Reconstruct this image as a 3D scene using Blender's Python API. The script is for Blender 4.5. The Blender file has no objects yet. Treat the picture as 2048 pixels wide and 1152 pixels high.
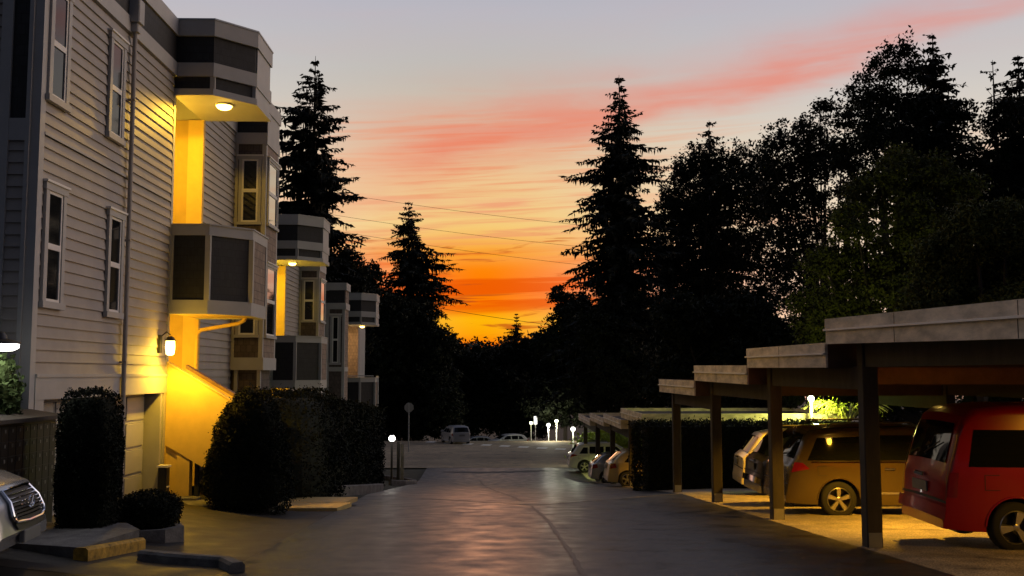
import bpy, math, random
import numpy as np
from mathutils import Vector, Matrix

rnd = random.Random(7)
rng = np.random.default_rng(11)
C = bpy.context.scene.collection
rad = math.radians

# ------------------------------------------------------------------ camera frame
FPX, PSI, TH = 2000.0, rad(1.146), math.atan(172/2000)
_s, _c = math.sin, math.cos
CF = Vector((_s(PSI)*_c(TH), _c(PSI)*_c(TH), _s(TH)))
CR = Vector((_c(PSI), -_s(PSI), 0)); CU = CR.cross(CF)

def at(px, py, Y):
    """point of the place that stands at distance Y along the drive"""
    d = CF + CR*((px-1024)/FPX) + CU*((576-py)/FPX)
    return d*(Y/d.y)

# ------------------------------------------------------------------ ground shape (eye level is z = 0)
def smin(a, b, k=0.25):
    h = max(k-abs(a-b), 0)/k
    return min(a, b)-h*h*k*.25
def gz(X, Y):
    yb = 22.3+1.05*abs(X-.9)
    yb = min(yb, 28.5)
    d = 1.49+.062*min(Y, yb)
    if Y > yb: d += .095*(Y-yb)
    f = 4.6+.0163*Y
    if Y > 93: f += .15*(min(Y, 160)-93)
    if Y > 22: d = smin(d, f, .3) if Y < 93 else f
    z = -d
    if X < -4.0 and Y < 60: z += .28*min(1, (-4.0-X)/2.6)*max(0, min(1, (60-Y)/25))
    return z

# ------------------------------------------------------------------ materials
def nodes(m):
    m.use_nodes = True
    return m.node_tree.nodes, m.node_tree.links
MATS = {}
def mat(name, col, rough=.7, var=.18, scale=3.0, bump=0.0, bscale=40.0, metal=0.0, spec=.5, stretch=(1, 1, 1), coat=0.0, pattern=None):
    if name in MATS: return MATS[name]
    m = bpy.data.materials.new(name); n, l = nodes(m)
    b = n['Principled BSDF']
    b.inputs['Roughness'].default_value = rough
    b.inputs['Metallic'].default_value = metal
    b.inputs['Specular IOR Level'].default_value = spec
    if coat: b.inputs['Coat Weight'].default_value = coat; b.inputs['Coat Roughness'].default_value = .04
    tc = n.new('ShaderNodeTexCoord'); mp = n.new('ShaderNodeMapping'); mp.inputs['Scale'].default_value = stretch
    l.new(tc.outputs['Object'], mp.inputs['Vector'])
    nz = n.new('ShaderNodeTexNoise'); nz.inputs['Scale'].default_value = scale; nz.inputs['Detail'].default_value = 6
    nz.inputs['Roughness'].default_value = .65
    l.new(mp.outputs[0], nz.inputs['Vector'])
    cr = n.new('ShaderNodeValToRGB')
    lo = [c*(1-var) for c in col]; hi = [min(1, c*(1+var)) for c in col]
    cr.color_ramp.elements[0].position = .3; cr.color_ramp.elements[1].position = .7
    cr.color_ramp.elements[0].color = (*lo, 1); cr.color_ramp.elements[1].color = (*hi, 1)
    l.new(nz.outputs['Fac'], cr.inputs['Fac'])
    out = cr.outputs['Color']
    hgt = None
    if pattern:
        br = n.new('ShaderNodeTexBrick')
        br.inputs['Scale'].default_value = 1.0
        br.inputs['Brick Width'].default_value = pattern[0]; br.inputs['Row Height'].default_value = pattern[1]
        br.inputs['Mortar Size'].default_value = pattern[2]; br.inputs['Mortar Smooth'].default_value = .1
        br.inputs['Color1'].default_value = (1, 1, 1, 1); br.inputs['Color2'].default_value = (.7, .7, .7, 1)
        br.inputs['Mortar'].default_value = (.25, .25, .25, 1)
        mp2 = n.new('ShaderNodeCombineXYZ'); sp = n.new('ShaderNodeSeparateXYZ'); ad = n.new('ShaderNodeMath')
        l.new(tc.outputs['Object'], sp.inputs[0]); ad.operation = 'ADD'
        l.new(sp.outputs[0], ad.inputs[0]); l.new(sp.outputs[1], ad.inputs[1])
        l.new(ad.outputs[0], mp2.inputs[0]); l.new(sp.outputs[2], mp2.inputs[1])
        l.new(mp2.outputs[0], br.inputs['Vector'])
        mx = n.new('ShaderNodeMix'); mx.data_type = 'RGBA'; mx.blend_type = 'MULTIPLY'; mx.inputs[0].default_value = .8
        l.new(out, mx.inputs[6]); l.new(br.outputs['Color'], mx.inputs[7]); out = mx.outputs[2]
        hgt = br.outputs['Color']
    l.new(out, b.inputs['Base Color'])
    if bump or hgt:
        nb = n.new('ShaderNodeTexNoise'); nb.inputs['Scale'].default_value = bscale; nb.inputs['Detail'].default_value = 4
        l.new(mp.outputs[0], nb.inputs['Vector'])
        bp = n.new('ShaderNodeBump'); bp.inputs['Strength'].default_value = bump or .3; bp.inputs['Distance'].default_value = .02
        l.new(hgt if hgt else nb.outputs['Fac'], bp.inputs['Height'])
        l.new(bp.outputs[0], b.inputs['Normal'])
    MATS[name] = m
    return m
def emit(name, col, strength):
    if name in MATS: return MATS[name]
    m = bpy.data.materials.new(name); n, l = nodes(m); b = n['Principled BSDF']
    b.inputs['Base Color'].default_value = (.8, .8, .8, 1)
    b.inputs['Emission Color'].default_value = (*col, 1); b.inputs['Emission Strength'].default_value = strength
    MATS[name] = m
    return m
def asphalt(name, col, rough=.42, seed=0.0, bmp=.35):
    m = bpy.data.materials.new(name); n, l = nodes(m); b = n['Principled BSDF']
    tc = n.new('ShaderNodeTexCoord'); mp = n.new('ShaderNodeMapping'); mp.inputs['Location'].default_value = (seed, seed, 0)
    l.new(tc.outputs['Object'], mp.inputs[0])
    def noise(s, d=5):
        k = n.new('ShaderNodeTexNoise'); k.inputs['Scale'].default_value = s; k.inputs['Detail'].default_value = d
        l.new(mp.outputs[0], k.inputs['Vector']); return k.outputs['Fac']
    big, med, fine, spot = noise(.35), noise(2.2, 8), noise(46, 5), noise(.9, 2)
    def ramp(src, a, bq, p0=.35, p1=.68):
        r = n.new('ShaderNodeValToRGB'); r.color_ramp.elements[0].position = p0; r.color_ramp.elements[1].position = p1
        r.color_ramp.elements[0].color = (*a, 1); r.color_ramp.elements[1].color = (*bq, 1); l.new(src, r.inputs[0]); return r.outputs[0]
    c1 = ramp(big, [c*.75 for c in col], [c*1.25 for c in col])
    c2 = ramp(med, (.7, .7, .7), (1.25, 1.22, 1.2)); c3 = ramp(fine, (.4, .4, .4), (1.9, 1.9, 1.9))
    def mul(a, bb):
        k = n.new('ShaderNodeMix'); k.data_type = 'RGBA'; k.blend_type = 'MULTIPLY'; k.inputs[0].default_value = 1
        l.new(a, k.inputs[6]); l.new(bb, k.inputs[7]); return k.outputs[2]
    c4 = ramp(spot, (.45, .45, .46), (1, 1, 1), .30, .36)
    l.new(mul(mul(mul(c1, c2), c3), c4), b.inputs['Base Color'])
    r = n.new('ShaderNodeMapRange'); r.inputs[1].default_value = .3; r.inputs[2].default_value = .7
    r.inputs[3].default_value = rough-.07; r.inputs[4].default_value = rough+.16; l.new(med, r.inputs[0])
    l.new(r.outputs[0], b.inputs['Roughness'])
    bp = n.new('ShaderNodeBump'); bp.inputs['Strength'].default_value = bmp; bp.inputs['Distance'].default_value = .006; l.new(fine, bp.inputs['Height'])
    bp2 = n.new('ShaderNodeBump'); bp2.inputs['Strength'].default_value = .10; bp2.inputs['Distance'].default_value = .03; l.new(med, bp2.inputs['Height'])
    l.new(bp.outputs[0], bp2.inputs['Normal']); l.new(bp2.outputs[0], b.inputs['Normal'])
    MATS[name] = m
    return m
def leafmat(name, col, var=.5):
    m = mat(name, col, rough=.75, var=var, scale=1.3, spec=.15)
    return m

SIDING = mat('lap_siding_paint', (.335, .305, .28), .6, .1, 2.0, .12, 60)
TRIM = mat('grey_trim_paint', (.40, .395, .39), .55, .08, 2.0, .05, 50)
TRIMW = mat('pale_trim_paint', (.74, .72, .69), .5, .06)
DARK = mat('charcoal_panel', (.022, .023, .026), .7, .2, 6, pattern=(.14, .16, .006))
SHINGLE = mat('cedar_shingle', (.26, .19, .15), .7, .3, 5, pattern=(.15, .18, .008))
DSHING = mat('dark_cedar_shingle', (.11, .085, .075), .75, .3, 5, pattern=(.15, .18, .008))
STUCCO = mat('lamplit_stucco', (.62, .43, .12), .8, .08, 4, .15, 120)  # cream stucco with the lamps' yellow light put into its colour
WOODCAP = mat('brown_wood_cap', (.22, .12, .06), .6, .3, 8)
GLASS = mat('window_glass', (.010, .011, .012), .05, .1, spec=.38)
RGLASS = mat('reflective_glass', (.02, .02, .022), .03, .1, spec=1.0, coat=1.0)
DOORP = mat('garage_door_paint', (.36, .36, .38), .55, .06)
CONC = mat('concrete', (.135, .128, .12), .9, .5, 4, .5, 35)
YPAINT = mat('yellow_kerb_paint', (.42, .24, .03), .75, .6, 9, .3, 30)
WOOD = mat('weathered_timber', (.045, .037, .03), .8, .35, 4, .2, 30, stretch=(1, 1, .25))
DWOOD = mat('dark_stained_timber', (.03, .016, .009), .8, .35, 4, .2, 30)
FASC = mat('painted_fascia_board', (.68, .59, .47), .7, .42, 2.4, .2, 25, stretch=(1, .7, 2.2))
FLASH = mat('metal_flashing', (.88, .87, .84), .4, .05)
METAL = mat('galvanised_metal', (.35, .36, .37), .4, .15, metal=.8)
BLACK = mat('black_metal', (.015, .015, .016), .5, .2)
RUBBER = mat('tyre_rubber', (.018, .018, .018), .85, .2)
ALLOY = mat('alloy_rim', (.55, .54, .52), .28, .05, metal=.9)
CHROME = mat('chrome', (.75, .75, .76), .08, .02, metal=1.0)
CARGL = mat('car_glass', (.008, .009, .01), .04, .05, spec=.35)
REDL = mat('tail_lamp_red', (.22, .008, .01), .12, .1, coat=.6)
CLEARL = mat('headlamp_lens', (.45, .47, .5), .08, .1, spec=.9)
PLATE = mat('number_plate', (.16, .165, .17), .5, .1)
BARK = mat('bark', (.04, .03, .024), .9, .3, 6, .4, 20)
SOIL = mat('soil_and_lawn', (.035, .035, .02), .95, .4, 2, .4, 15)
LEAF_D = leafmat('dark_needles', (.012, .016, .011))
LEAF_B = leafmat('dark_leaves', (.016, .02, .011))
LEAF_G = leafmat('olive_leaves', (.070, .078, .022))
LEAF_H = leafmat('hedge_leaves', (.011, .014, .008), .25)
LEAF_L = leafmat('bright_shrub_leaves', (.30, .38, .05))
AMBER = emit('amber_lamp_glass', (1, .62, .12), 14)
WHITEL = emit('white_lamp_glass', (1, .97, .88), 12)
LIME = emit('lime_white_lamp_glass', (.95, 1, .6), 10)
ASPH = asphalt('driveway_asphalt', (.0165, .0168, .0185), 0.37, 0.0, .5)
ASPH2 = asphalt('apron_asphalt', (.022, .018, .015), .6, 4.0)
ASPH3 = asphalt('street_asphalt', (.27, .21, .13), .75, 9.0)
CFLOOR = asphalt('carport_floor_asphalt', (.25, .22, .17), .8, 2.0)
WHITEP = mat('white_road_paint', (.88, .87, .80), .8, .15, 6)

# ------------------------------------------------------------------ object helpers
ORG = {}
def tag(o, label=None, cat=None, group=None, kind=None):
    if label: o['label'] = label
    if cat: o['category'] = cat
    if group: o['group'] = group
    if kind: o['kind'] = kind
    return o
def thing(name, loc, label, cat, group=None, rz=0):
    o = bpy.data.objects.new(name, None); C.objects.link(o)
    o.location = loc; o.rotation_euler = (0, 0, rz); o.empty_display_size = .2
    ORG[o.name] = Vector(loc)
    return tag(o, label, cat, group)

class MB:
    def __init__(s): s.v = []; s.f = []; s.m = []; s.sm = False
    def add(s, vs, fs, mi=0):
        k = len(s.v); s.v += [tuple(p) for p in vs]
        for f in fs: s.f.append(tuple(i+k for i in f)); s.m.append(mi)
        return s
    def box(s, x0, x1, y0, y1, z0, z1, mi=0, M=None):
        if x0 > x1: x0, x1 = x1, x0
        if y0 > y1: y0, y1 = y1, y0
        if z0 > z1: z0, z1 = z1, z0
        vs = [(x, y, z) for z in (z0, z1) for y in (y0, y1) for x in (x0, x1)]
        if M is not None: vs = [M @ Vector(p) for p in vs]
        return s.add(vs, [(0, 2, 3, 1), (4, 5, 7, 6), (0, 1, 5, 4), (2, 6, 7, 3), (0, 4, 6, 2), (1, 3, 7, 5)], mi)
    def bev(s, x0, x1, y0, y1, z0, z1, b=.02, mi=0, M=None):
        """box with chamfered vertical and top edges"""
        def ring(q, z): return [(x0+q, y0, z), (x1-q, y0, z), (x1, y0+q, z), (x1, y1-q, z), (x1-q, y1, z), (x0+q, y1, z), (x0, y1-q, z), (x0, y0+q, z)]
        r0 = ring(b, z0); r1 = ring(b, z1-b)
        r2 = [(x0+2*b, y0+b, z1), (x1-2*b, y0+b, z1), (x1-b, y0+2*b, z1), (x1-b, y1-2*b, z1), (x1-2*b, y1-b, z1), (x0+2*b, y1-b, z1), (x0+b, y1-2*b, z1), (x0+b, y0+2*b, z1)]
        vs = r0+r1+r2
        if M is not None: vs = [M @ Vector(p) for p in vs]
        fs = [tuple(range(7, -1, -1)), tuple(range(16, 24))]
        for k in (0, 8):
            for i in range(8):
                j = (i+1) % 8; fs.append((k+i, k+j, k+8+j, k+8+i))
        return s.add(vs, fs, mi)
    def prism(s, poly, z0, z1, mi=0):
        n = len(poly); vs = [(x, y, z0) for x, y in poly]+[(x, y, z1) for x, y in poly]
        fs = [tuple(range(n-1, -1, -1)), tuple(range(n, 2*n))]+[(i, (i+1) % n, n+(i+1) % n, n+i) for i in range(n)]
        return s.add(vs, fs, mi)
    def ring(s, outer, inner, z0, z1, mi=0):
        n = len(outer)
        vs = [(x, y, z) for z in (z0, z1) for pl in (outer, inner) for x, y in pl]
        o0, i0, o1, i1 = 0, n, 2*n, 3*n; fs = []
        for k in range(n-1):
            fs += [(o0+k, o0+k+1, o1+k+1, o1+k), (i0+k+1, i0+k, i1+k, i1+k+1), (o1+k, o1+k+1, i1+k+1, i1+k), (o0+k+1, o0+k, i0+k, i0+k+1)]
        fs += [(o0, o1, i1, i0), (o0+n-1, i0+n-1, i1+n-1, o1+n-1)]
        return s.add(vs, fs, mi)
    def tube(s, pts, r, n=8, mi=0, cap=True):
        pts = [Vector(p) for p in pts]; rr = r if isinstance(r, (list, tuple)) else [r]*len(pts)
        vs = []
        for i, p in enumerate(pts):
            t = (pts[min(i+1, len(pts)-1)]-pts[max(i-1, 0)]).normalized()
            a = t.orthogonal().normalized() if i == 0 else (pa - t*pa.dot(t)).normalized()
            pa = a; b = t.cross(a)
            for k in range(n):
                w = 2*math.pi*k/n; vs.append(p+(a*math.cos(w)+b*math.sin(w))*rr[i])
        fs = []
        for i in range(len(pts)-1):
            for k in range(n):
                j = (k+1) % n; fs.append((i*n+k, i*n+j, (i+1)*n+j, (i+1)*n+k))
        if cap: fs += [tuple(range(n-1, -1, -1)), tuple(range((len(pts)-1)*n, len(pts)*n))]
        return s.add(vs, fs, mi)
    def lathe(s, prof, c, axis='z', n=24, mi=0):
        vs = []; fs = []
        for r, h in prof:
            for k in range(n):
                w = 2*math.pi*k/n; a, b = r*math.cos(w), r*math.sin(w)
                vs.append((c[0]+a, c[1]+b, c[2]+h) if axis == 'z' else ((c[0]+a, c[1]+h, c[2]+b) if axis == 'y' else (c[0]+h, c[1]+a, c[2]+b)))
        for i in range(len(prof)-1):
            for k in range(n):
                j = (k+1) % n; fs.append((i*n+k, i*n+j, (i+1)*n+j, (i+1)*n+k))
        return s.add(vs, fs, mi)
    def build(s, name, ms, parent=None, local=False, smooth=False, ang=35):
        me = bpy.data.meshes.new(name)
        vs = s.v
        if parent is not None and not local:
            L = ORG[parent.name]; vs = [(p[0]-L.x, p[1]-L.y, p[2]-L.z) for p in vs]
        me.from_pydata(vs, [], s.f)
        ms = ms if isinstance(ms, (list, tuple)) else [ms]
        for m in ms: me.materials.append(m)
        if len(ms) > 1: me.polygons.foreach_set('material_index', s.m)
        me.update()
        if smooth:
            me.polygons.foreach_set('use_smooth', [True]*len(me.polygons))
            try: me.set_sharp_from_angle(angle=rad(ang))
            except Exception: pass
        o = bpy.data.objects.new(name, me); C.objects.link(o)
        if parent is not None:
            o.parent = parent; ORG[o.name] = ORG[parent.name]
        else: ORG[o.name] = Vector((0, 0, 0))
        return o

def _splitparts(s):
    """connected pieces of a builder, each as a builder of its own"""
    par = list(range(len(s.v)))
    def find(a):
        while par[a] != a: par[a] = par[par[a]]; a = par[a]
        return a
    for f in s.f:
        for i in f[1:]:
            a, b = find(f[0]), find(i)
            if a != b: par[a] = b
    out = {}
    for f, m in zip(s.f, s.m):
        k = find(f[0]); q, mp = out.setdefault(k, (MB(), {}))
        for i in f:
            if i not in mp: mp[i] = len(q.v); q.v.append(s.v[i])
        q.f.append(tuple(mp[i] for i in f)); q.m.append(m)
    return [q for q, _ in out.values()]
_build = MB.build
SPLIT = {'corner_board', 'fascia', 'belly_band', 'end_board', 'bay_post', 'step', 'bearer', 'board', 'door_jamb', 'joist', 'parapet_cap', 'parapet_panel', 'frieze_band', 'end_trim', 'stair_pier', 'end_panel', 'canopy_trim', 'board_joint', 'fuel_flap', 'shingle_panel', 'balcony_post'}
def build_parts(s, name, ms, parent=None, **k):
    if name in SPLIT and parent is not None:
        return [_build(q, name, ms, parent, **k) for q in _splitparts(s)][0]
    return _build(s, name, ms, parent, **k)
MB.build = build_parts

def quadmesh(name, V, nq, m, parent=None):
    """V: (nq*4,3) array; one mesh of loose quads (foliage)"""
    me = bpy.data.meshes.new(name)
    V = np.asarray(V, dtype=np.float32)
    if parent is not None:
        L = ORG[parent.name]; V = V-np.array([L.x, L.y, L.z], dtype=np.float32)
    me.vertices.add(nq*4); me.vertices.foreach_set('co', V.ravel())
    me.loops.add(nq*4); me.loops.foreach_set('vertex_index', np.arange(nq*4, dtype=np.int32))
    me.polygons.add(nq); me.polygons.foreach_set('loop_start', np.arange(0, nq*4, 4, dtype=np.int32))
    me.polygons.foreach_set('loop_total', np.full(nq, 4, dtype=np.int32))
    me.materials.append(m); me.update(calc_edges=True); me.validate()
    o = bpy.data.objects.new(name, me); C.objects.link(o)
    if parent is not None: o.parent = parent; ORG[o.name] = ORG[parent.name]
    return o
def leafquads(P, size, aspect=.55):
    """random leaf-shaped kites at points P"""
    n = len(P); a = rng.normal(size=(n, 3)); a /= np.linalg.norm(a, axis=1)[:, None]
    b = rng.normal(size=(n, 3)); b -= a*(a*b).sum(1)[:, None]; b /= np.linalg.norm(b, axis=1)[:, None]
    sz = (size*(.6+.8*rng.random(n)))[:, None]
    V = np.empty((n, 4, 3)); V[:, 0] = P-a*sz; V[:, 1] = P+b*sz*aspect-a*sz*.1; V[:, 2] = P+a*sz; V[:, 3] = P-b*sz*aspect-a*sz*.1
    return V.reshape(-1, 3)
def needles(A, D, wid):
    """flat drooping sprays: from points A along D with width wid"""
    n = len(A); up = rng.normal(size=(n, 3)); b = np.cross(D, up); b /= (np.linalg.norm(b, axis=1)[:, None]+1e-9)
    w = (wid*(.7+.6*rng.random(n)))[:, None]
    V = np.empty((n, 4, 3)); V[:, 0] = A; V[:, 1] = A+D*.45+b*w; V[:, 2] = A+D; V[:, 3] = A+D*.45-b*w
    return V.reshape(-1, 3)

# ------------------------------------------------------------------ ground sheets
def sheet(name, x0, x1, y0, y1, m, lift, nx, ny, kind='structure', keep=None, parent=None, xs=None, ys=None):
    xs = xs if xs is not None else np.linspace(x0, x1, nx+1); ys = ys if ys is not None else np.linspace(y0, y1, ny+1)
    mb = MB(); idx = {}
    def vid(i, j):
        if (i, j) not in idx:
            idx[(i, j)] = len(mb.v); mb.v.append((xs[i], ys[j], gz(xs[i], ys[j])+lift))
        return idx[(i, j)]
    for i in range(len(xs)-1):
        for j in range(len(ys)-1):
            if keep and not keep((xs[i]+xs[i+1])/2, (ys[j]+ys[j+1])/2): continue
            mb.f.append((vid(i, j), vid(i+1, j), vid(i+1, j+1), vid(i, j+1))); mb.m.append(0)
    o = mb.build(name, m, parent, smooth=True, ang=30)
    if parent is None: tag(o, kind=kind)
    return o
gx = np.concatenate([[-1500, -600, -250, -120, -70, -40], np.arange(-25, 25.1, .5), [40, 70, 120, 250, 600, 1500]])
gy = np.concatenate([[-400, -100, -30], np.arange(-10, 62, .5), np.arange(62, 112, 2), [130, 160, 220, 400, 800, 1600]])
sheet('ground', 0, 0, 0, 0, SOIL, -.07, 0, 0, xs=gx, ys=gy)
def road_left(Y): return -3.0-.018*max(0, Y-12)
def strip(name, xl, xr, y0, y1, m, lift, ny, nx=14, kind='structure'):
    mb = MB(); ys = np.linspace(y0, y1, ny+1)
    for y in ys:
        a, b = xl(y), xr(y)
        for i in range(nx+1):
            x = a+(b-a)*i/nx; mb.v.append((x, y, gz(x, y)+lift))
    for j in range(ny):
        for i in range(nx):
            k = j*(nx+1)+i; mb.f.append((k, k+1, k+nx+2, k+nx+1)); mb.m.append(0)
    return tag(mb.build(name, m, smooth=True, ang=40), kind=kind)
drive = strip('driveway', road_left, lambda y: 5.0, -10, 60.5, ASPH, 0, 282, 24)
strip('parking_apron', lambda y: -6.9, lambda y: road_left(y)-.0, 11.0, 21.3, ASPH2, -.006, 60, 10)
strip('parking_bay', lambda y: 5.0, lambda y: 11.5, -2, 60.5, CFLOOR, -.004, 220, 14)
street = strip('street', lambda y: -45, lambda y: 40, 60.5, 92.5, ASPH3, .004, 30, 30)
strip('foreground_paving', lambda y: -14, lambda y: road_left(y), -10, 11.0, ASPH, -.01, 60, 14)
# dashes of the street's centre line run from far left towards near right
mb = MB()
for k in range(9):
    px = 862+k*37; py = 884+k*2.05
    d = CF+CR*((px-1024)/FPX)+CU*((576-py)/FPX)
    t = 60.0
    for _ in range(40): t = gz(d.x*t, d.y*t)/d.z
    c = d*t
    a = Vector((.40, -.16, 0)); b = Vector((.12, .75, 0))
    q = [c-a-b, c+a-b, c+a+b, c-a+b]
    mb.add([(p.x, p.y, gz(p.x, p.y)+.012) for p in q], [(0, 1, 2, 3)])
mb.build('lane_marking', WHITEP, street)
# seam and worn joints in the drive
def ribbon(mb, pts, w, lift):
    P = []
    for (x0, y0), (x1, y1) in zip(pts[:-1], pts[1:]):
        n = max(2, int(math.hypot(x1-x0, y1-y0)/.25))
        for k in range(n): P.append((x0+(x1-x0)*k/n+rnd.uniform(-.012, .012), y0+(y1-y0)*k/n))
    P.append(pts[-1]); k0 = len(mb.v)
    for i, (x, y) in enumerate(P):
        xa, ya = P[max(i-1, 0)]; xb, yb = P[min(i+1, len(P)-1)]
        L = math.hypot(xb-xa, yb-ya) or 1; nx, ny = -(yb-ya)/L, (xb-xa)/L; ww = w*rnd.uniform(.5, 1.4)
        for sg in (-1, 1): mb.v.append((x+nx*ww*sg, y+ny*ww*sg, gz(x+nx*ww*sg, y+ny*ww*sg)+lift))
    for i in range(len(P)-1): mb.f.append((k0+2*i, k0+2*i+2, k0+2*i+3, k0+2*i+1)); mb.m.append(0)
mb = MB()
ribbon(mb, [(-.6, 52), (-.25, 45), (.15, 36), (.55, 30), (.72, 25.5)], .05, .006)
ribbon(mb, [(.86, 22), (1.0, 18.5), (1.02, 15), (1.02, 12.5), (.98, 9.0)], .032, .006)
mb.build('crack_seam', mat('tar_seam', (.012, .012, .012), .5, .2), drive)
mb = MB()
ribbon(mb, [(-2.9, 26.2), (-1.2, 24.4), (.9, 22.3), (2.6, 24.0), (4.9, 26.5)], .05, .005)
ribbon(mb, [(-1.55, 17.2), (-1.2, 17.25)], .02, .006)
mb.build('valley_joint', mat('joint_mortar', (.30, .27, .24), .8, .25, 5), drive)
# long patch where the drive meets the street
mb = MB(); ribbon(mb, [(-2.8, 57.5), (-.6, 57.0), (1.0, 57.4), (3.2, 58.2)], .5, .006); mb.build('patch', mat('patch_asphalt', (.028, .027, .028), .7, .3, 2), drive)

# ------------------------------------------------------------------ lamps
def point(name, loc, col, power, r=.06, parent=None, spot=None, aim=None):
    L = bpy.data.lights.new(name, 'SPOT' if spot else 'POINT'); L.color = col; L.energy = power; L.shadow_soft_size = r
    if spot: L.spot_size = rad(spot[0]); L.spot_blend = spot[1]
    o = bpy.data.objects.new(name, L); C.objects.link(o)
    if parent is not None:
        o.parent = parent; loc = Vector(loc)-ORG[parent.name]
    o.location = loc
    return o
AMB = (1.0, .56, .035)

# ------------------------------------------------------------------ townhouses
def siding(mb, o, u, n, L, z0, z1, pitch=.178, lip=.032):
    """lapped boards on a wall through o, along unit u, facing n"""
    o = Vector(o); u = Vector(u); n = Vector(n); z = z0
    while z < z1-.01:
        zt = min(z+pitch, z1)
        a = o+n*lip; b = o+n*.002
        q = [(a.x, a.y, z), (a.x+u.x*L, a.y+u.y*L, z), (b.x+u.x*L, b.y+u.y*L, zt), (b.x, b.y, zt),
             (b.x, b.y, z), (b.x+u.x*L, b.y+u.y*L, z)]
        mb.add(q, [(0, 1, 2, 3), (4, 5, 1, 0)]); z = zt
def frameM(o, u, n):
    u = Vector(u); n = Vector(n)
    return Matrix(((u.x, n.x, 0, o[0]), (u.y, n.y, 0, o[1]), (0, 0, 1, o[2]), (0, 0, 0, 1)))
def window(parent, o, u, n, w, h, casing=.12, two=True, gl=None, name='window'):
    """o = lower-left outer corner of the casing on the wall face"""
    M = frameM(o, u, n)
    mb = MB(); c = casing
    mb.box(0, c, 0, .05, c*.9, h-c, 0, M); mb.box(w-c, w, 0, .05, c*.9, h-c, 0, M)
    mb.box(-.03, w+.03, 0, .06, h-c, h, 0, M)
    fr = mb.build(name, TRIM, parent)
    hd = MB(); hd.box(-.05, w+.05, 0, .085, h, h+.035, 0, M); hd.build('drip_cap', TRIMW, fr)
    sl = MB(); sl.box(-.03, w+.03, 0, .075, 0, c*.9, 0, M); sl.build('sill', TRIM, fr)
    sa = MB(); s = .045; y0, y1 = .004, .032
    def rect(x0, x1, z0, z1):
        sa.box(x0, x0+s, y0, y1, z0, z1, 0, M); sa.box(x1-s, x1, y0, y1, z0, z1, 0, M)
        sa.box(x0+s, x1-s, y0, y1, z0, z0+s, 0, M); sa.box(x0+s, x1-s, y0, y1, z1-s, z1, 0, M)
    x0, x1, z0, z1 = c, w-c, c*.9, h-c; zm = (z0+z1)/2
    pn = MB()
    if two:
        rect(x0, x1, z0, zm); rect(x0, x1, zm, z1)
        pn.box(x0+s, x1-s, .006, .014, z0+s, zm-s, 0, M); pn.box(x0+s, x1-s, .006, .018, zm+s, z1-s, 0, M)
    else:
        rect(x0, x1, z0, z1); pn.box(x0+s, x1-s, .006, .014, z0+s, z1-s, 0, M)
    sa.build('sash', TRIMW, fr); pn.build('pane', gl or GLASS, fr)
    return fr
def porch_light(parent, p, col, power, r=.17, m=AMBER, drop=.0):
    mb = MB(); x, y, z = p
    mb.lathe([(.0, 0), (r*1.1, 0), (r*1.12, -.035), (r, -.04)], (x, y, z))
    f = mb.build('porch_light', TRIMW, parent, smooth=True)
    d = MB(); d.lathe([(r, -.04), (r*.85, -.085), (r*.5, -.115), (.001, -.125)], (x, y, z)); d.build('lamp_glass', m, f, smooth=True)
    point('porch_lamp', (x-.36, y-.34, z-.20), col, power, .07, f, (174, .12))

def house_tail(root, W, Yc, H, G, nearbay, lamp, Yb):
    if nearbay:
        NB, N2 = nearbay; zb = G+.2
        k = MB(); k.box(W-.03, NB, Yc-.0, N2, zb, H-.04); nb = k.build('bay', DSHING, root)
        t = MB()
        for zz0, zz1, p in ((H-.33, H+.012, .09), (H-1.21, H-.92, .07), (H-4.05, H-3.85, .03), (H-5.6, H-5.4, .03)):
            t.box(W-.03, NB+p, Yc-p, N2+p, zz0, zz1)
        for x0, x1 in ((W+.0, W+.1), (NB-.1, NB+.02)): t.box(x0, x1, Yc-.02, Yc+.08, zb, H-1.21)
        t.build('bay_trim', TRIM, nb)
        t = MB(); t.box(NB+.002, NB+.03, Yc+.05, N2-.03, H-.92, H-.33); t.box(NB+.002, NB+.02, Yc+.1, N2-.03, zb, H-1.21); t.build('shingle_panel', SHINGLE, nb)
        t = MB(); t.box(W, NB+.002, Yc-.05, Yc+.1, H-.92, H-.33); t.build('bay_parapet_panel', DARK, nb)
        window(nb, (W+.14, Yc-.021, H-3.75), (1, 0, 0), (0, -1, 0), NB-W-.3, 2.3, .1)
        window(nb, (W+.14, Yc-.021, H-7.2), (1, 0, 0), (0, -1, 0), NB-W-.3, 1.5, .1)
    if lamp: porch_light(root, (W+lamp[0], Yb+lamp[1], H-1.62), lamp[2], lamp[3], lamp[4])
    return root
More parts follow.
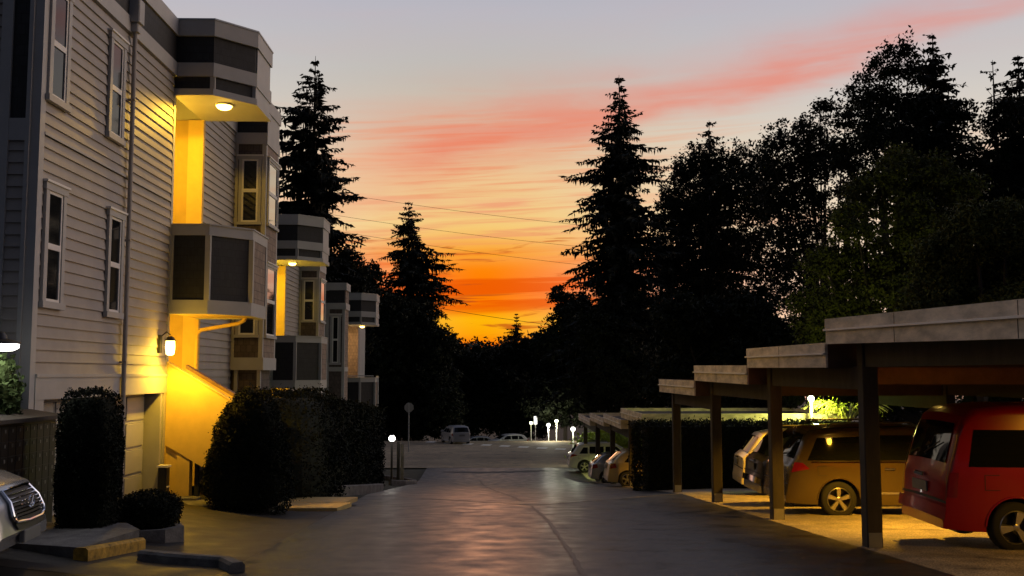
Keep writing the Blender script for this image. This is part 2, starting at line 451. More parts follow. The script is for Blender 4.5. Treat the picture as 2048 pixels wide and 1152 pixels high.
def house(W, Yc, Yb, Ybay, Yend, H, G, label, bayp=.8, balp=1.5, nearface=True, nearbay=None, lamp=None, first=False, hasbay=True):
    root = thing('townhouse', (W, Yc, G), label, 'house', 'stepped townhouses along the drive')
    Yr = Yb+2.1; dep = 1.3; back = W-9
    fl = H-7.47                                   # level shift against the first house
    core = MB()
    core.box(back, W-.035 if not first else W-.035, Yc+.03, Yb-.012, -.38+fl, H-.3)
    core.box(back, W-.6, Yc+.03, Yb-.012, G, -.38+fl)
    core.box(back, W-dep, Yb-.012, Yr+.012, G, H-.3)
    core.box(back, W-.035, Yr+.012, Yend, G, H-.3)
    wall = core.build('wall', STUCCO if False else TRIM, root)
    cl = MB()
    sb, st = 0.0+fl, H-1.21
    siding(cl, (W, Yc+.13, 0), (0, 1, 0), (1, 0, 0), Yb-.1-(Yc+.13), sb, st)
    siding(cl, (W, Yr+.1, 0), (0, 1, 0), (1, 0, 0), Ybay-Yr-.1, G+.3, st)
    if nearface: siding(cl, (back, Yc, 0), (1, 0, 0), (0, -1, 0), W-back-.13, G, st)
    cl.build('clapboard', SIDING, wall)
    # corner boards, jambs of the recessed entry
    cb = MB()
    cb.box(W-.1, W+.035, Yc-.035, Yc+.13, G, H-1.21); cb.box(W-.14, W+.03, Yb-.1, Yb+.02, -.38+fl, H-1.61)
    cb.build('corner_board', TRIM, root)
    jm = MB(); jm.box(W-dep, W-.32, Yr-.02, Yr+.012, G, H-1.62)
    jm.build('entry_wall', mat('shaded_stucco', (.46, .31, .08), .8, .08, 4, .15, 120), root)  # darker stucco copy: dimmer lamplight on the recessed wall is in the colour
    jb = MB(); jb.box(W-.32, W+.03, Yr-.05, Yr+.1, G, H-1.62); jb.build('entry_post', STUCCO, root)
    # entry door at the back of the recess, two floors
    for zf in (1.55+fl, -.75+fl):
        d = MB(); d.box(W-dep, W-dep+.05, Yb+.5, Yb+1.45, zf, zf+2.05)
        do = d.build('entry_door', WOODCAP, root)
        k = MB(); k.lathe([(.03, 0), (.03, .05), (.001, .06)], (W-dep+.05, Yb+.6, zf+1.0), 'x', 10); k.build('handle', METAL, do)
    if lamp:
        for zf in lamp[5]:
            e = MB(); e.lathe([(.001, .0), (.07, .02), (.08, .1), (.06, .2), (.001, .22)], (W-.75, Yb+.12, zf), n=12); le = e.build('entry_lamp', lamp[7], root, smooth=True)
            point('entry_lamp_light', (W-.7, Yb+.32, zf+.05), lamp[2], lamp[6], .08, le)
    # roof and parapet bands
    rf = MB(); rf.box(back, W-.05, Yc+.05, Yend-.02, H-.3, H-.16); rf.build('roof', BLACK, root)
    pc = MB(); pc.box(W-.16, W+.07, Yc-.07, Yb-.05, H-.35, H); pc.box(W-.16, W+.07, Yr+.05, Yend, H-.35, H)
    if nearface: pc.box(back, W-.16, Yc-.07, Yc+.16, H-.35, H)
    pc.build('parapet_cap', TRIM, root)
    pd = MB(); pd.box(W-.1, W+.03, Yc-.03, Yb-.01, H-.92, H-.35); pd.box(W-.1, W+.03, Yr+.05, Yend, H-.92, H-.35)
    if nearface: pd.box(back, W-.1, Yc-.03, Yc+.1, H-.92, H-.35)
    pd.build('parapet_panel', DARK, root)
    pb = MB(); pb.box(W-.1, W+.055, Yc-.055, Yb-.05, H-1.21, H-.92); pb.box(W-.1, W+.055, Yr+.05, Yend, H-1.21, H-.92)
    if nearface: pb.box(back, W-.1, Yc-.055, Yc+.1, H-1.21, H-.92)
    pb.build('frieze_band', TRIM, root)
    # belly bands
    bb = MB(); bb.box(W-.02, W+.045, Yc+.13, Yb-.1, 3.56+fl, 3.60+fl); bb.box(W-.3, W+.05, Yc+.13, Yb-.1, -.38+fl, -.05+fl)
    bb.box(W-.3, W+.07, Yc+.13, Yb-.1, -.05+fl, 0+fl)
    bb.build('belly_band', TRIM, root)
    # entry tower: roof with chamfered corner, and balcony of the same plan
    def plan(p): return [(W-.02, Yb-p), (W+.8*balp/1.5+.41*p, Yb-p), (W+balp+p, Yb+.75-.41*p), (W+balp+p, Yr+p), (W-.02, Yr+p)]
    tw = MB()
    tw.prism(plan(.06), H-.34, H+.0, 0); tw.prism(plan(.05), H-1.21, H-.92, 0); tw.prism(plan(.055), H-1.62, H-1.48, 0)
    tower = tw.build('entry_canopy', TRIM, root)
    td = MB(); td.prism(plan(0), H-.92, H-.34, 0); td.prism(plan(0), H-1.48, H-1.21, 0); td.build('canopy_panel', DARK, tower)
    te = MB(); te.box(W+balp+.004, W+balp+.03, Yb+.82, Yr-.03, H-.92, H-.34); te.box(W+balp+.004, W+balp+.03, Yb+.82, Yr-.03, H-1.48, H-1.21)
    a, b = plan(.012)[1], plan(.012)[2]
    te.box(a[0]-.06, a[0]+.04, a[1]-.02, a[1]+.05, H-1.48, H-1.21); te.box(b[0]-.07, b[0]+.02, b[1]-.04, b[1]+.06, H-1.48, H-1.21)
    te.build('canopy_trim', TRIM, tower)
    cap = MB(); cap.ring(plan(.075), plan(-.1), H, H+.035); cap.build('coping', METAL, tower)
    # balcony
    z0, z1 = 1.24+fl, 3.12+fl
    bw = MB(); bw.ring(plan(0), plan(-.1), z0+.26, z1-.22); bal = bw.build('balcony', DARK, root)
    bc = MB(); bc.ring(plan(.035), plan(-.13), z1-.24, z1-.03); bc.ring(plan(.06), plan(-.15), z1-.03, z1)
    bc.ring(plan(.03), plan(-.1), z0, z0+.29)
    for i in (1, 2):
        q = plan(.02)[i]; bc.box(q[0]-.07, q[0]+.035, q[1]-.035, q[1]+.07, z0+.29, z1-.24)
    q = plan(.02)[0]; bc.box(q[0], q[0]+.1, q[1]-.005, q[1]+.05, z0+.29, z1-.24)
    q = plan(.02)[3]; bc.box(q[0]-.05, q[0]+.015, q[1]-.1, q[1]+.015, z0+.29, z1-.24)
    bc.build('rail_trim', TRIM, bal)
    bs = MB(); bs.box(W+balp+.003, W+balp+.022, Yb+.86, Yr-.1, z0+.29, z1-.24); bs.build('shingle_panel', SHINGLE, bal)
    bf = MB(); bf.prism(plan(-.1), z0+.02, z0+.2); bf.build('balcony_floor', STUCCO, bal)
    if not hasbay: return house_tail(root, W, Yc, H, G, nearbay, lamp, Yb)
    # bay window
    bh = H-.32; B = W+bayp; Y2 = Ybay+1.45; bz = .12+fl
    bm = MB(); bm.box(W-.03, B, Ybay, Y2, bz, bh-.05); bay = bm.build('bay', DSHING, root)
    bt = MB()
    for zz0, zz1, p in ((bh-.33, bh, .06), (bh-1.18, bh-.88, .045), (bz-.02, bz+.3, .05)):
        bt.box(W-.03, B+p, Ybay-p, Y2+p, zz0, zz1)
    for zz0, zz1 in ((bh-1.45, bh-1.18), (3.0+fl, 3.7+fl), (.42+fl, 1.2+fl)):
        pass
    for x0, x1, y0, y1 in ((B-.09, B+.02, Ybay-.02, Ybay+.09), (B-.05, B+.02, Y2-.1, Y2+.02), (W-.02, W+.09, Ybay-.02, Ybay+.05)):
        bt.box(x0, x1, y0, y1, bz+.3, bh-1.18)
    bt.build('bay_trim', TRIM, bay)
    bd = MB(); bd.box(W, B+.02, Ybay-.02, Y2-.02, bh-.88, bh-.33); bd.build('bay_parapet_panel', DARK, bay)
    be = MB(); be.box(B+.022, B+.035, Ybay+.02, Y2-.04, bh-.88, bh-.33); be.build('bay_side_panel', TRIM, bay)
    sh = MB(); sh.box(B+.002, B+.018, Ybay+.1, Y2-.1, bz+.3, bh-1.18); sh.build('shingle_panel', SHINGLE, bay)
    for zs, hh in ((3.85+fl, 1.8), (.93+fl, 1.95)):
        window(bay, (W+.12, Ybay-.001, zs), (1, 0, 0), (0, -1, 0), bayp-.22, hh, .08)
        window(bay, (B+.018, Ybay+.12, zs), (0, 1, 0), (1, 0, 0), 1.2, hh, .08, gl=RGLASS)
    # lower storey under the bay
    lo = MB(); lo.box(W-.02, B-.1, Ybay+.15, Y2-.05, G, bz-.02); lo.build('bay_base', DSHING, root)
    ps = MB()
    for x in (W+.1, B-.12): ps.box(x, x+.09, Ybay+.02, Ybay+.11, G, bz-.02)
    ps.build('bay_post', TRIM, root)
    return house_tail(root, W, Yc, H, G, nearbay, lamp, Yb)

# --- house 1, the near one
h1 = house(-6.7, 14.65, 20.8, 25.8, 30.2, 7.47, -2.5, 'nearest grey clapboard townhouse with four narrow windows and yellow-lit stair', lamp=(.86, .68, AMB, 180, .17, (4.7, .25), 165, AMBER), first=True)
for y, z in ((14.78, 4.08), (17.12, 4.08), (14.84, .98), (17.3, .98)):
    window(h1, (-6.676, y, z), (0, 1, 0), (1, 0, 0), .72, 1.88, .11)
# dark panels on its near end
mb = MB(); mb.box(-7.1, -6.86, 14.60, 14.64, 3.75, 6.9); mb.build('end_panel', DARK, h1)
mb = MB(); mb.box(-7.26, -7.1, 14.56, 14.64, -1, 6.2); mb.box(-6.86, -6.8, 14.57, 14.64, -1, 6.2); mb.box(-7.1, -6.86, 14.57, 14.64, 3.42, 3.75); mb.build('end_trim', TRIM, h1)
mb = MB()
siding(mb, (-7.1, 14.615, 0), (1, 0, 0), (0, -1, 0), .24, -1, 3.42); mb.build('end_siding', SIDING, h1)
# rain pipe and hopper
mb = MB(); mb.tube([(-6.6, 18.14, 6.3), (-6.6, 18.14, -.3)], .042, 10); mb.tube([(-6.6, 18.14, -.3), (-6.58, 18.14, -2.3)], .04, 10)
for z in (5.0, 2.4, .2): mb.box(-6.68, -6.55, 18.09, 18.19, z, z+.03)
dp = mb.build('rain_pipe', SIDING, h1, smooth=True)
mb = MB(); mb.bev(-6.72, -6.48, 18.0, 18.28, 6.45, 6.9, .02); mb.bev(-6.68, -6.52, 18.05, 18.23, 6.28, 6.45, .02); mb.build('hopper', TRIM, dp)
# garage door, panelled, in its recess
mb = MB(); X = -6.98
mb.box(X-.04, X, 15.1, 20.35, -2.47, -.38)
for i in range(5):
    for j in range(4):
        y0 = 15.18+i*1.04; z0 = -2.42+j*.51; mb.bev(y0, y0+.96, 0, .02, z0, z0+.45, .02, 0, Matrix(((0, 1, 0, X), (1, 0, 0, 0), (0, 0, 1, 0), (0, 0, 0, 1))))
gd = mb.build('garage_door', DOORP, h1)
mb = MB(); mb.box(X, X+.06, 17.5, 17.75, -2.2, -2.16); mb.build('handle', METAL, gd)
mb = MB(); mb.box(-7.0, -6.66, 20.36, 20.46, -2.5, -.38); mb.box(-7.0, -6.66, 20.56, 20.7, -2.5, -.38); mb.box(-7.0, -6.66, 14.8, 15.09, -2.5, -.38); mb.box(-7.0, -6.7, 17.9, 18.0, -.9, -.38)
mb.build('door_jamb', TRIM, h1)
# wall lamp by the stair
mb = MB(); mb.box(-6.67, -6.62, 20.12, 20.24, .42, .78); mb.tube([(-6.64, 20.18, .74), (-6.52, 20.18, .84), (-6.44, 20.18, .78)], .014, 8)
mb.lathe([(.001, .14), (.06, .12), (.1, .06), (.105, .04)], (-6.44, 20.18, .62), n=16)
wl = mb.build('wall_lamp', BLACK, h1, smooth=True)
mb = MB(); mb.lathe([(.085, .04), (.095, -.08), (.08, -.22), (.04, -.25), (.001, -.25)], (-6.44, 20.18, .62), n=16); mb.build('lamp_glass', AMBER, wl, smooth=True)
point('wall_lamp_light', (-6.1, 19.95, .34), AMB, 190, .06, wl, (168, .4))
point('wall_lamp_glow', (-6.3, 20.05, .45), AMB, 46, .08, wl)
# outdoor stair: two sloping side walls, steps, cap rail
def slope(mb, Y0, Y1, xa, xb, za, dz, thick, mi=0):
    s = .587
    vs = []
    for y in (Y0, Y1):
        vs += [(xa, y, za+dz), (xb, y, za+dz-s*(xb-xa)), (xb, y, max(za+dz-s*(xb-xa)-thick, -2.75)), (xa+1.55 if thick > .5 else xa, y, max(za+dz-(s*1.55 if thick > .5 else 0)-thick, -2.75)), (xa, y, max(za+dz-thick, -2.75))]
    mb.add(vs, [(0, 1, 2, 3, 4), (9, 8, 7, 6, 5), (0, 5, 6, 1), (1, 6, 7, 2), (2, 7, 8, 3), (3, 8, 9, 4), (4, 9, 5, 0)], mi)
stair = MB()
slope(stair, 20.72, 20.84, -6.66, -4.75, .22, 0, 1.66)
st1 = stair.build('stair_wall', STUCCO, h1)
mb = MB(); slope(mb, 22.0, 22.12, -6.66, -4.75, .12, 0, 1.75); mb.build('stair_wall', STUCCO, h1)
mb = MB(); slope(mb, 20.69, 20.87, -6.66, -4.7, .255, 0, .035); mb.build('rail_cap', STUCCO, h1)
mb = MB(); slope(mb, 21.95, 22.17, -6.66, -4.7, .20, 0, .08); mb.build('rail_cap', WOODCAP, h1)
mb = MB()
for i in range(6): mb.box(-6.66+i*.31, -6.34+i*.31, 20.86, 21.98, -.95-i*.18, -.78-i*.18)
mb.build('step', CONC, h1)
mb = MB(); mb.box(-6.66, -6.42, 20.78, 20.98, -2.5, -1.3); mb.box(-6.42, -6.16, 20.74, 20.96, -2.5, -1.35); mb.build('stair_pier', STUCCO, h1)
mb = MB(); mb.box(-6.1, -6.02, 20.9, 20.98, -2.5, -1.7); mb.box(-5.9, -5.3, 20.95, 21.0, -2.5, -1.8); mb.build('under_stair_door', DARK, h1)
# gutter pipe with an elbow under the balcony
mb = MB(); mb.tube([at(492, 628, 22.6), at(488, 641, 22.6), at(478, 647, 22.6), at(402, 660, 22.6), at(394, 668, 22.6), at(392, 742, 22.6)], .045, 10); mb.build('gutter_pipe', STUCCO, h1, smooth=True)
# --- houses 2 and 3, each a storey lower down the slope
h2 = house(-7.9, 30.25, 36.0, 41.0, 45.9, 5.72, -3.6, 'second townhouse down the row, set back, with bright yellow-lit entry post', balp=1.62, lamp=(.55, .75, (1, .62, .03), 60, .14, (3.0, -.9), 130, AMBER))
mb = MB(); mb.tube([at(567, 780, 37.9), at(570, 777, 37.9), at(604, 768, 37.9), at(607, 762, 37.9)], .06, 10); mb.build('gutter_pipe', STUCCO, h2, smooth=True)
h3 = house(-7.55, 46.0, 52.0, 57.2, 60.0, 4.17, -4.6, 'farthest small townhouse at the bottom of the row with shingle entry wall', balp=1.4, nearbay=(-6.77, 47.15), hasbay=False, lamp=(.7, .9, (1, .6, .25), 30, .13, (1.4,), 60, AMBER))
mb = MB(); mb.box(-7.9, -7.2, 53.98, 54.05, -.3, 2.55); mb.build('shingle_wall', SHINGLE, h3)
mb = MB(); mb.box(-6.2, -6.08, 53.9, 54.02, -2.0, -.1); mb.box(-6.5, -6.08, 53.8, 54.05, -2.0, -1.75); mb.build('balcony_post', TRIMW, h3)
mb = MB(); mb.box(-7.5, -6.1, 51.9, 51.96, -.12, -.07); mb.build('rail_edge', TRIMW, h3)

# ------------------------------------------------------------------ carports
def carport(name, label, Xf, Xb, segs, xpost, posts, endm=None):
    """segs: (y_near, y_far, z_top near, z_top far)"""
    root = thing(name, (xpost, posts[0], gz(xpost, posts[0])), label, 'carport', 'stepped carports on the right')
    for (ya, yb, za, zb) in segs:
        def tilt(mb, x0, x1, d0, d1, mi=0, e0=0, e1=0):
            y0, y1 = ya+e0, yb+e1
            vs = []
            for x in (x0, x1):
                vs += [(x, y0, za-d1), (x, y1, zb-d1), (x, y1, zb-d0), (x, y0, za-d0)]
            mb.add(vs, [(0, 3, 2, 1), (4, 5, 6, 7), (0, 1, 5, 4), (3, 7, 6, 2), (1, 2, 6, 5), (0, 4, 7, 3)], mi)
        r = MB(); tilt(r, Xf+.04, Xb, .12, .2, 0, .04, -.04); roof = r.build('roof', DWOOD, root)
        f = MB(); tilt(f, Xf-.004, Xf+.036, 0.004, .17); tilt(f, Xf+.006, Xf+.036, .172, .36); tilt(f, Xb, Xb+.036, 0.004, .36); f.build('fascia', FASC, roof)
        g = MB(); tilt(g, Xf-.034, Xf-.005, .15, .174, 0, -.003, .003); g.build('flashing', FLASH, roof)
        q_ = MB(); ys_ = [ya+(yb-ya)*t for t in ((.34, .69) if yb-ya > 6 else (.52,))]
        for y in ys_:
            zz = za+(zb-za)*(y-ya)/(yb-ya); q_.box(Xf-.006, Xf, y, y+.012, zz-.165, zz-.01); q_.box(Xf+.001, Xf+.004, y+.03, y+.038, zz-.355, zz-.178)
        q_.build('board_joint', DWOOD, roof)
        e = MB(); e.box(Xf+.037, Xb-.001, yb-.04, yb-.002, zb-.36, zb-.004); e.box(Xf+.037, Xb-.001, ya+.002, ya+.04, za-.36, za-.004); e.build('end_board', endm or mat('brown_end_board', (.12, .06, .03), .75, .3, 3), roof)
        j = MB()
        n = int((yb-ya)/.6)
        for k in range(1, n): y = ya+k*(yb-ya)/n; j.box(Xf+.05, Xb-.02, y, y+.05, zb-.36, zb-.2)
        j.build('joist', DWOOD, roof)
    for k, y in enumerate(posts):
        sg = min(segs, key=lambda s: abs((s[1])-y) if s[0] < y < s[1]+.2 else 99)
        yn = posts[k-1] if k else sg[0]
        top = sg[3]-.36
        b = MB(); b.bev(xpost-.07, xpost+.07, yn+.1, y-.1, top-.33, top-.001, .008); b.build('beam', WOOD, root)
        b = MB(); b.box(Xb-.6, Xb-.45, yn+.1, y-.1, top-.33, top-.001); b.build('beam', DWOOD, root)
        for xp in (xpost, Xb-.52):
            zg = gz(xp, y)
            p = MB(); p.bev(xp-.108, xp+.108, y-.108, y+.108, zg-.3, top-.002, .012); po = p.build('post', WOOD if xp == xpost else DWOOD, root)
            if xp == xpost:
                q = MB(); q.box(xp-.09, xp+.09, y-.116, y-.109, zg+.0, zg+.2); q.build('post_bracket', METAL, po)
    return root
segs1 = [(6.2, 14.17, .62, .785), (14.19, 18.61, .45, .475), (18.63, 23.5, .165, .205), (23.52, 28.47, -.15, -.14)]
cp1 = carport('carport', 'near stepped timber carport with four pale fascias over parked vehicles', 4.75, 11.2, segs1, 5.2, [13.8, 18.4, 23.3, 28.3])
segs2 = [(33.2, 38.6, -1.30, -1.30), (38.62, 44.6, -1.75, -1.75), (44.62, 50.8, -1.95, -1.95), (50.82, 57.5, -2.25, -2.25)]
cp2 = carport('carport', 'far stepped timber carport lit white-green, beyond the square hedge', 4.95, 11.6, segs2, 5.3, [38.2, 44.2, 50.4, 57.0], FASC)
def ceil_lamp(parent, p, power, col, m=AMBER, cone=(128, .5)):
    mb = MB(); x, y, z = p; mb.lathe([(.001, 0), (.15, 0), (.15, -.05), (.12, -.06)], p, n=18); f = mb.build('ceiling_lamp', TRIMW, parent, smooth=True)
    d = MB(); d.lathe([(.12, -.06), (.1, -.1), (.001, -.12)], p, n=18); d.build('lamp_glass', m, f, smooth=True)
    point('ceiling_lamp_light', (x, y, z-.16), col, power, .08, f, cone)
SOD = (1.0, .48, .03)
ceil_lamp(cp1, (8.8, 10.4, .42), 240, SOD, cone=(168, .3))
ceil_lamp(cp1, (7.2, 16.9, .24), 900, SOD)
ceil_lamp(cp1, (7.2, 21.8, -.03), 520, SOD)
ceil_lamp(cp1, (7.2, 24.6, -.36), 620, SOD)
ceil_lamp(cp2, (6.4, 37.0, -1.68), 220, SOD)
ceil_lamp(cp2, (7.4, 54.0, -2.64), 420, (.9, 1, .25), LIME)

# ------------------------------------------------------------------ cars
def interp(pts, x):
    if x <= pts[0][0]: return pts[0][1]
    for (a, b), (c, d) in zip(pts[:-1], pts[1:]):
        if x <= c: return b+(d-b)*(x-a)/(c-a) if c > a else d
    return pts[-1][1]
def car(name, label, cat, loc, rz, S, paint, group=None):
    root = thing(name, loc, label, cat, group, rz)
    L, hw, top, zb0 = S['L'], S['W']/2, S['top'], S['zb']
    wheels, R = S['wheels'], S['R']; ra = R+.065; belt = S['belt']; tum = S.get('tum', .22)
    sw = S.get('screen')
    cr = S.get('corner', .1)
    def zt(x): return interp(top, x)
    def hwx(x, z):
        e = abs(x-L/2)/(L/2); w = hw*(1-.16*e**7-.02*e**2)
        if z > belt: w -= tum*(z-belt)
        w -= .05*max(0, (.42-z)/.3)**2
        w -= .02*max(0, (belt-.12-z))*max(0, z-.3)*2
        return w
    def zbot(x):
        z = zb0+.04*(abs(x-L/2)/(L/2))**4
        for xw in wheels:
            d = abs(x-xw)
            if d < ra: z = max(z, R+math.sqrt(max(0, ra*ra-d*d))-.0)
        return z
    bf, br = S.get('bow', .12), S.get('bowr', .06)
    def bow(x, y):
        t = min(1, abs(y)/hw)**2.2
        f = max(0, min(1, (x-L+1.3)/1.3)); r = max(0, min(1, (.7-x)/.7))
        return x-bf*t*f*f*(3-2*f)+br*t*r*r*(3-2*r)
    xs = set([round(p[0], 4) for p in top])
    xs |= set(np.round(np.linspace(0, L, 46), 4))
    for (a, b), (c, d) in zip(top[:-1], top[1:]):
        n = int(max(abs(d-b)/.08, 1))
        for k in range(n): xs.add(round(a+(c-a)*k/n, 4))
    for xw in wheels:
        for k in range(17): xs.add(round(xw-ra*math.cos(math.pi*k/16), 4))
        xs.add(round(xw-ra-.001, 4)); xs.add(round(xw+ra+.001, 4))
    xs = sorted(xs); NS = 11; NA = 5
    mb = MB(); ring = []
    for x in xs:
        zb, zz = zbot(x), zt(x)
        zz = max(zz, zb+.03); r = min(cr, (zz-zb)*.45)
        half = []
        for k in range(NS): z = zb+(zz-r-zb)*k/(NS-1); half.append((hwx(x, z), z))
        w0 = hwx(x, zz-r)
        for k in range(1, NA+1): a = math.pi/2*k/NA; half.append((w0-r*1.3*(1-math.cos(a)), zz-r+r*math.sin(a)))
        w1 = half[-1][0]
        for k in (.6, .25): half.append((w1*k, zz+.028*(1-k*k)))
        full = [(y, z) for y, z in half]+[(0, zz+.03)]+[(-y, z) for y, z in half[::-1]]
        ring.append(len(mb.v)); mb.v += [(bow(x, y)-L/2, y, z) for y, z in full]; n = len(full)
    for a, b in zip(ring[:-1], ring[1:]):
        for k in range(n-1): mb.f.append((a+k, b+k, b+k+1, a+k+1)); mb.m.append(0)
    for a, fl in ((ring[0], 0), (ring[-1], 1)):
        f = tuple(range(a, a+n)); mb.f.append(f if fl else f[::-1]); mb.m.append(0)
    body = mb.build('body', paint, root, local=True, smooth=True, ang=28)
    # floor pan and wheel housings in black
    mb = MB(); mb.box(.25-L/2, L/2-.25, -hw+.28, hw-.28, zb0-.02, zb0+.35); mb.build('underbody', BLACK, root, local=True)
    def patch(poly, nm, m, off=.006, nx=8, nz=6, side=None, parent=body):
        (xa0, z0), (xb0, _), (xb1, z1), (xa1, _) = poly
        for sg in ((-1, 1) if side is None else (side,)):
            p = MB()
            for j in range(nz+1):
                t = j/nz
                for i in range(nx+1):
                    u = i/nx; x = (xa0+(xb0-xa0)*u)*(1-t)+(xa1+(xb1-xa1)*u)*t; z = poly[0][1]*(1-t)*(1-u)+poly[1][1]*(1-t)*u+poly[2][1]*t*u+poly[3][1]*t*(1-u)
                    p.v.append((bow(x, hwx(x, z))-L/2, sg*(hwx(x, z)+off), z))
            for j in range(nz):
                for i in range(nx):
                    k = j*(nx+1)+i; f = (k, k+1, k+nx+2, k+nx+1); p.f.append(f if sg < 0 else f[::-1]); p.m.append(0)
            p.build(nm, m, parent, local=True, smooth=True)
    def capq(xa, xb, ya, yb, nm, m, off=.012, n=10, parent=body, wa=None):
        """patch on the upper/rear/front skin between profile stations xa..xb and |y| range (given at both ends)"""
        p = MB(); ny = 8
        for i in range(n+1):
            x = xa+(xb-xa)*i/n; z = zt(x); dz = zt(x+.01)-zt(x-.01); nl = Vector((-dz, 0, .02)).normalized()
            lo, hi = (ya[0]+(ya[1]-ya[0])*i/n, yb[0]+(yb[1]-yb[0])*i/n)
            for j in range(ny+1):
                y = lo+(hi-lo)*j/ny; w = hwx(x, z)
                p.v.append((bow(x, y)-L/2+nl.x*off, y, z+.03*(1-min(1, abs(y)/w)**2)+nl.z*off))
        for i in range(n):
            for j in range(ny): k = i*(ny+1)+j; p.f.append((k, k+ny+1, k+ny+2, k+1)); p.m.append(0)
        return p.build(nm, m, parent, local=True, smooth=True)
    for w in S['side_glass']: patch(w, 'side_window', CARGL)
    for k in S.get('rear_glass', []): capq(*k, 'rear_window', CARGL)
    for k in S.get('front_glass', []): capq(*k, 'windscreen', CARGL)
    for k in S.get('tail', []): patch(k, 'tail_lamp', REDL, .012)
    for k in S.get('tail_rear', []): capq(*k, 'tail_lamp', REDL, .016)
    for k in S.get('head', []): patch(k, 'headlamp', CLEARL, .012)
    for k in S.get('trim_side', []): patch(k, 'body_moulding', S.get('trim_mat', BLACK), .014, 20, 2)
    for k in S.get('bumper_rear', []): capq(*k, 'bumper', S.get('bumper_mat', paint), .03)
    for k in S.get('cap_seams', []): capq(*k, 'tailgate_seam', BLACK, .006)
    if S.get('wiper'):
        xa, xb, ya, yb = S['wiper']; m_ = MB()
        m_.tube([(bow(xa, ya)-L/2-.03, ya, zt(xa)+.03), (bow(xb, yb)-L/2-.04, yb, zt(xb)+.03)], .009, 6); m_.build('rear_wiper', BLACK, body, local=True)
    if S.get('gate_handle'):
        x, z, w = S['gate_handle']; m_ = MB(); m_.bev(x-L/2-.05, x-L/2, -w, w, z, z+.05, .012); m_.build('tailgate_handle', S.get('handle_mat', CHROME), body, local=True)
    for (xf, zf, rf_) in S.get('flap', []):
        for sg in (-1,): patch([(xf, zf), (xf+rf_, zf), (xf+rf_, zf+.008), (xf, zf+.008)], 'fuel_flap', BLACK, .004, 2, 1, sg); patch([(xf, zf+rf_), (xf+rf_, zf+rf_), (xf+rf_, zf+rf_+.008), (xf, zf+rf_+.008)], 'fuel_flap', BLACK, .004, 2, 1, sg); patch([(xf, zf), (xf+.008, zf), (xf+.008, zf+rf_), (xf, zf+rf_)], 'fuel_flap', BLACK, .004, 1, 2, sg)
    for xw in wheels:
        for sg in (-1, 1):
            m_ = MB(); m_.tube([(xw-L/2-ra*math.cos(a), sg*(hwx(xw-ra*math.cos(a), R+ra*math.sin(a))+.004), R+ra*math.sin(a)) for a in np.linspace(.05, math.pi-.05, 18)], .014, 6); m_.build('arch_lip', paint, body, local=True, smooth=True)
    # door seams
    for x in S.get('seams', []): patch([(x, zb0+.12), (x+.012, zb0+.12), (x+.012, belt), (x, belt)], 'door_seam', BLACK, .003, 1, 6)
    for x in S.get('handles', []):
        patch([(x, belt-.15), (x+.2, belt-.15), (x+.2, belt-.115), (x, belt-.115)], 'door_handle', S.get('handle_mat', paint), .022, 3, 1)
    if S.get('plate'):
        x, z = S['plate']; p = MB(); p.box(x-L/2-.02, x-L/2, -.26, .26, z, z+.14); p.build('number_plate', PLATE, body, local=True)
    if S.get('mirror'):
        x, z = S['mirror']
        for sg in (-1, 1):
            m_ = MB(); w = hwx(x, z); m_.bev(x-L/2-.06, x-L/2+.06, sg*(w+.02) if sg > 0 else -(w+.24), sg*(w+.24) if sg > 0 else -(w+.02), z, z+.16, .03); m_.build('door_mirror', paint, body, local=True)
    for rk in S.get('rack', []):
        for sg in (-1, 1):
            m_ = MB(); m_.tube([(rk[0]-L/2, sg*rk[2], zt(rk[0])+.03), (rk[0]-L/2+.08, sg*rk[2], zt(rk[0])+.09), (rk[1]-L/2-.08, sg*rk[2], zt(rk[1])+.09), (rk[1]-L/2, sg*rk[2], zt(rk[1])+.03)], .018, 8); m_.build('roof_rail', BLACK, body, local=True, smooth=True)
    # wheels
    for xw in wheels:
        for sg in (-1, 1):
            yc = sg*(hw-.13); tw = .105
            t = MB(); rr = R*.68
            t.lathe([(rr, -tw), (R*.9, -tw*1.02), (R*.985, -tw*.8), (R, -tw*.4), (R, tw*.4), (R*.985, tw*.8), (R*.9, tw*1.02), (rr, tw)], (xw-L/2, yc, R), 'y', 32)
            ty = t.build('wheel', RUBBER, root, local=True, smooth=True, ang=60)
            q = MB(); out = sg*tw
            q.lathe([(rr*1.01, -tw), (rr*1.01, tw*.9), (rr*.93, tw*1.02), (rr*.9, tw*.7), (rr*.86, -tw*.2), (.02, -tw*.3)], (xw-L/2, yc, R), 'y', 32, 1) if sg > 0 else q.lathe([(rr*1.01, tw), (rr*1.01, -tw*.9), (rr*.93, -tw*1.02), (rr*.9, -tw*.7), (rr*.86, tw*.2), (.02, tw*.3)], (xw-L/2, yc, R), 'y', 32, 1)
            q.m = [0 if i < 96 else 1 for i in range(len(q.f))]
            ns = S.get('spokes', 5)
            for k in range(ns):
                a = 2*math.pi*k/ns+S.get('spoke0', math.pi/2)
                Mx = Matrix.Translation((xw-L/2, yc, R)) @ Matrix.Rotation(-a, 4, 'Y')
                y0, y1 = (out*.55, out*.86)
                v0 = rr*.13; v1 = rr*S.get('spw', .2)
                vs = [Mx @ Vector(p) for p in ((rr*.1, y0, -v0), (rr*.92, y0, -v1), (rr*.92, y0, v1), (rr*.1, y0, v0), (rr*.1, y1, -v0*.8), (rr*.92, y1, -v1*.75), (rr*.92, y1, v1*.75), (rr*.1, y1, v0*.8))]
                q.add(vs, [(0, 1, 2, 3), (7, 6, 5, 4), (0, 4, 5, 1), (1, 5, 6, 2), (2, 6, 7, 3), (3, 7, 4, 0)], 0)
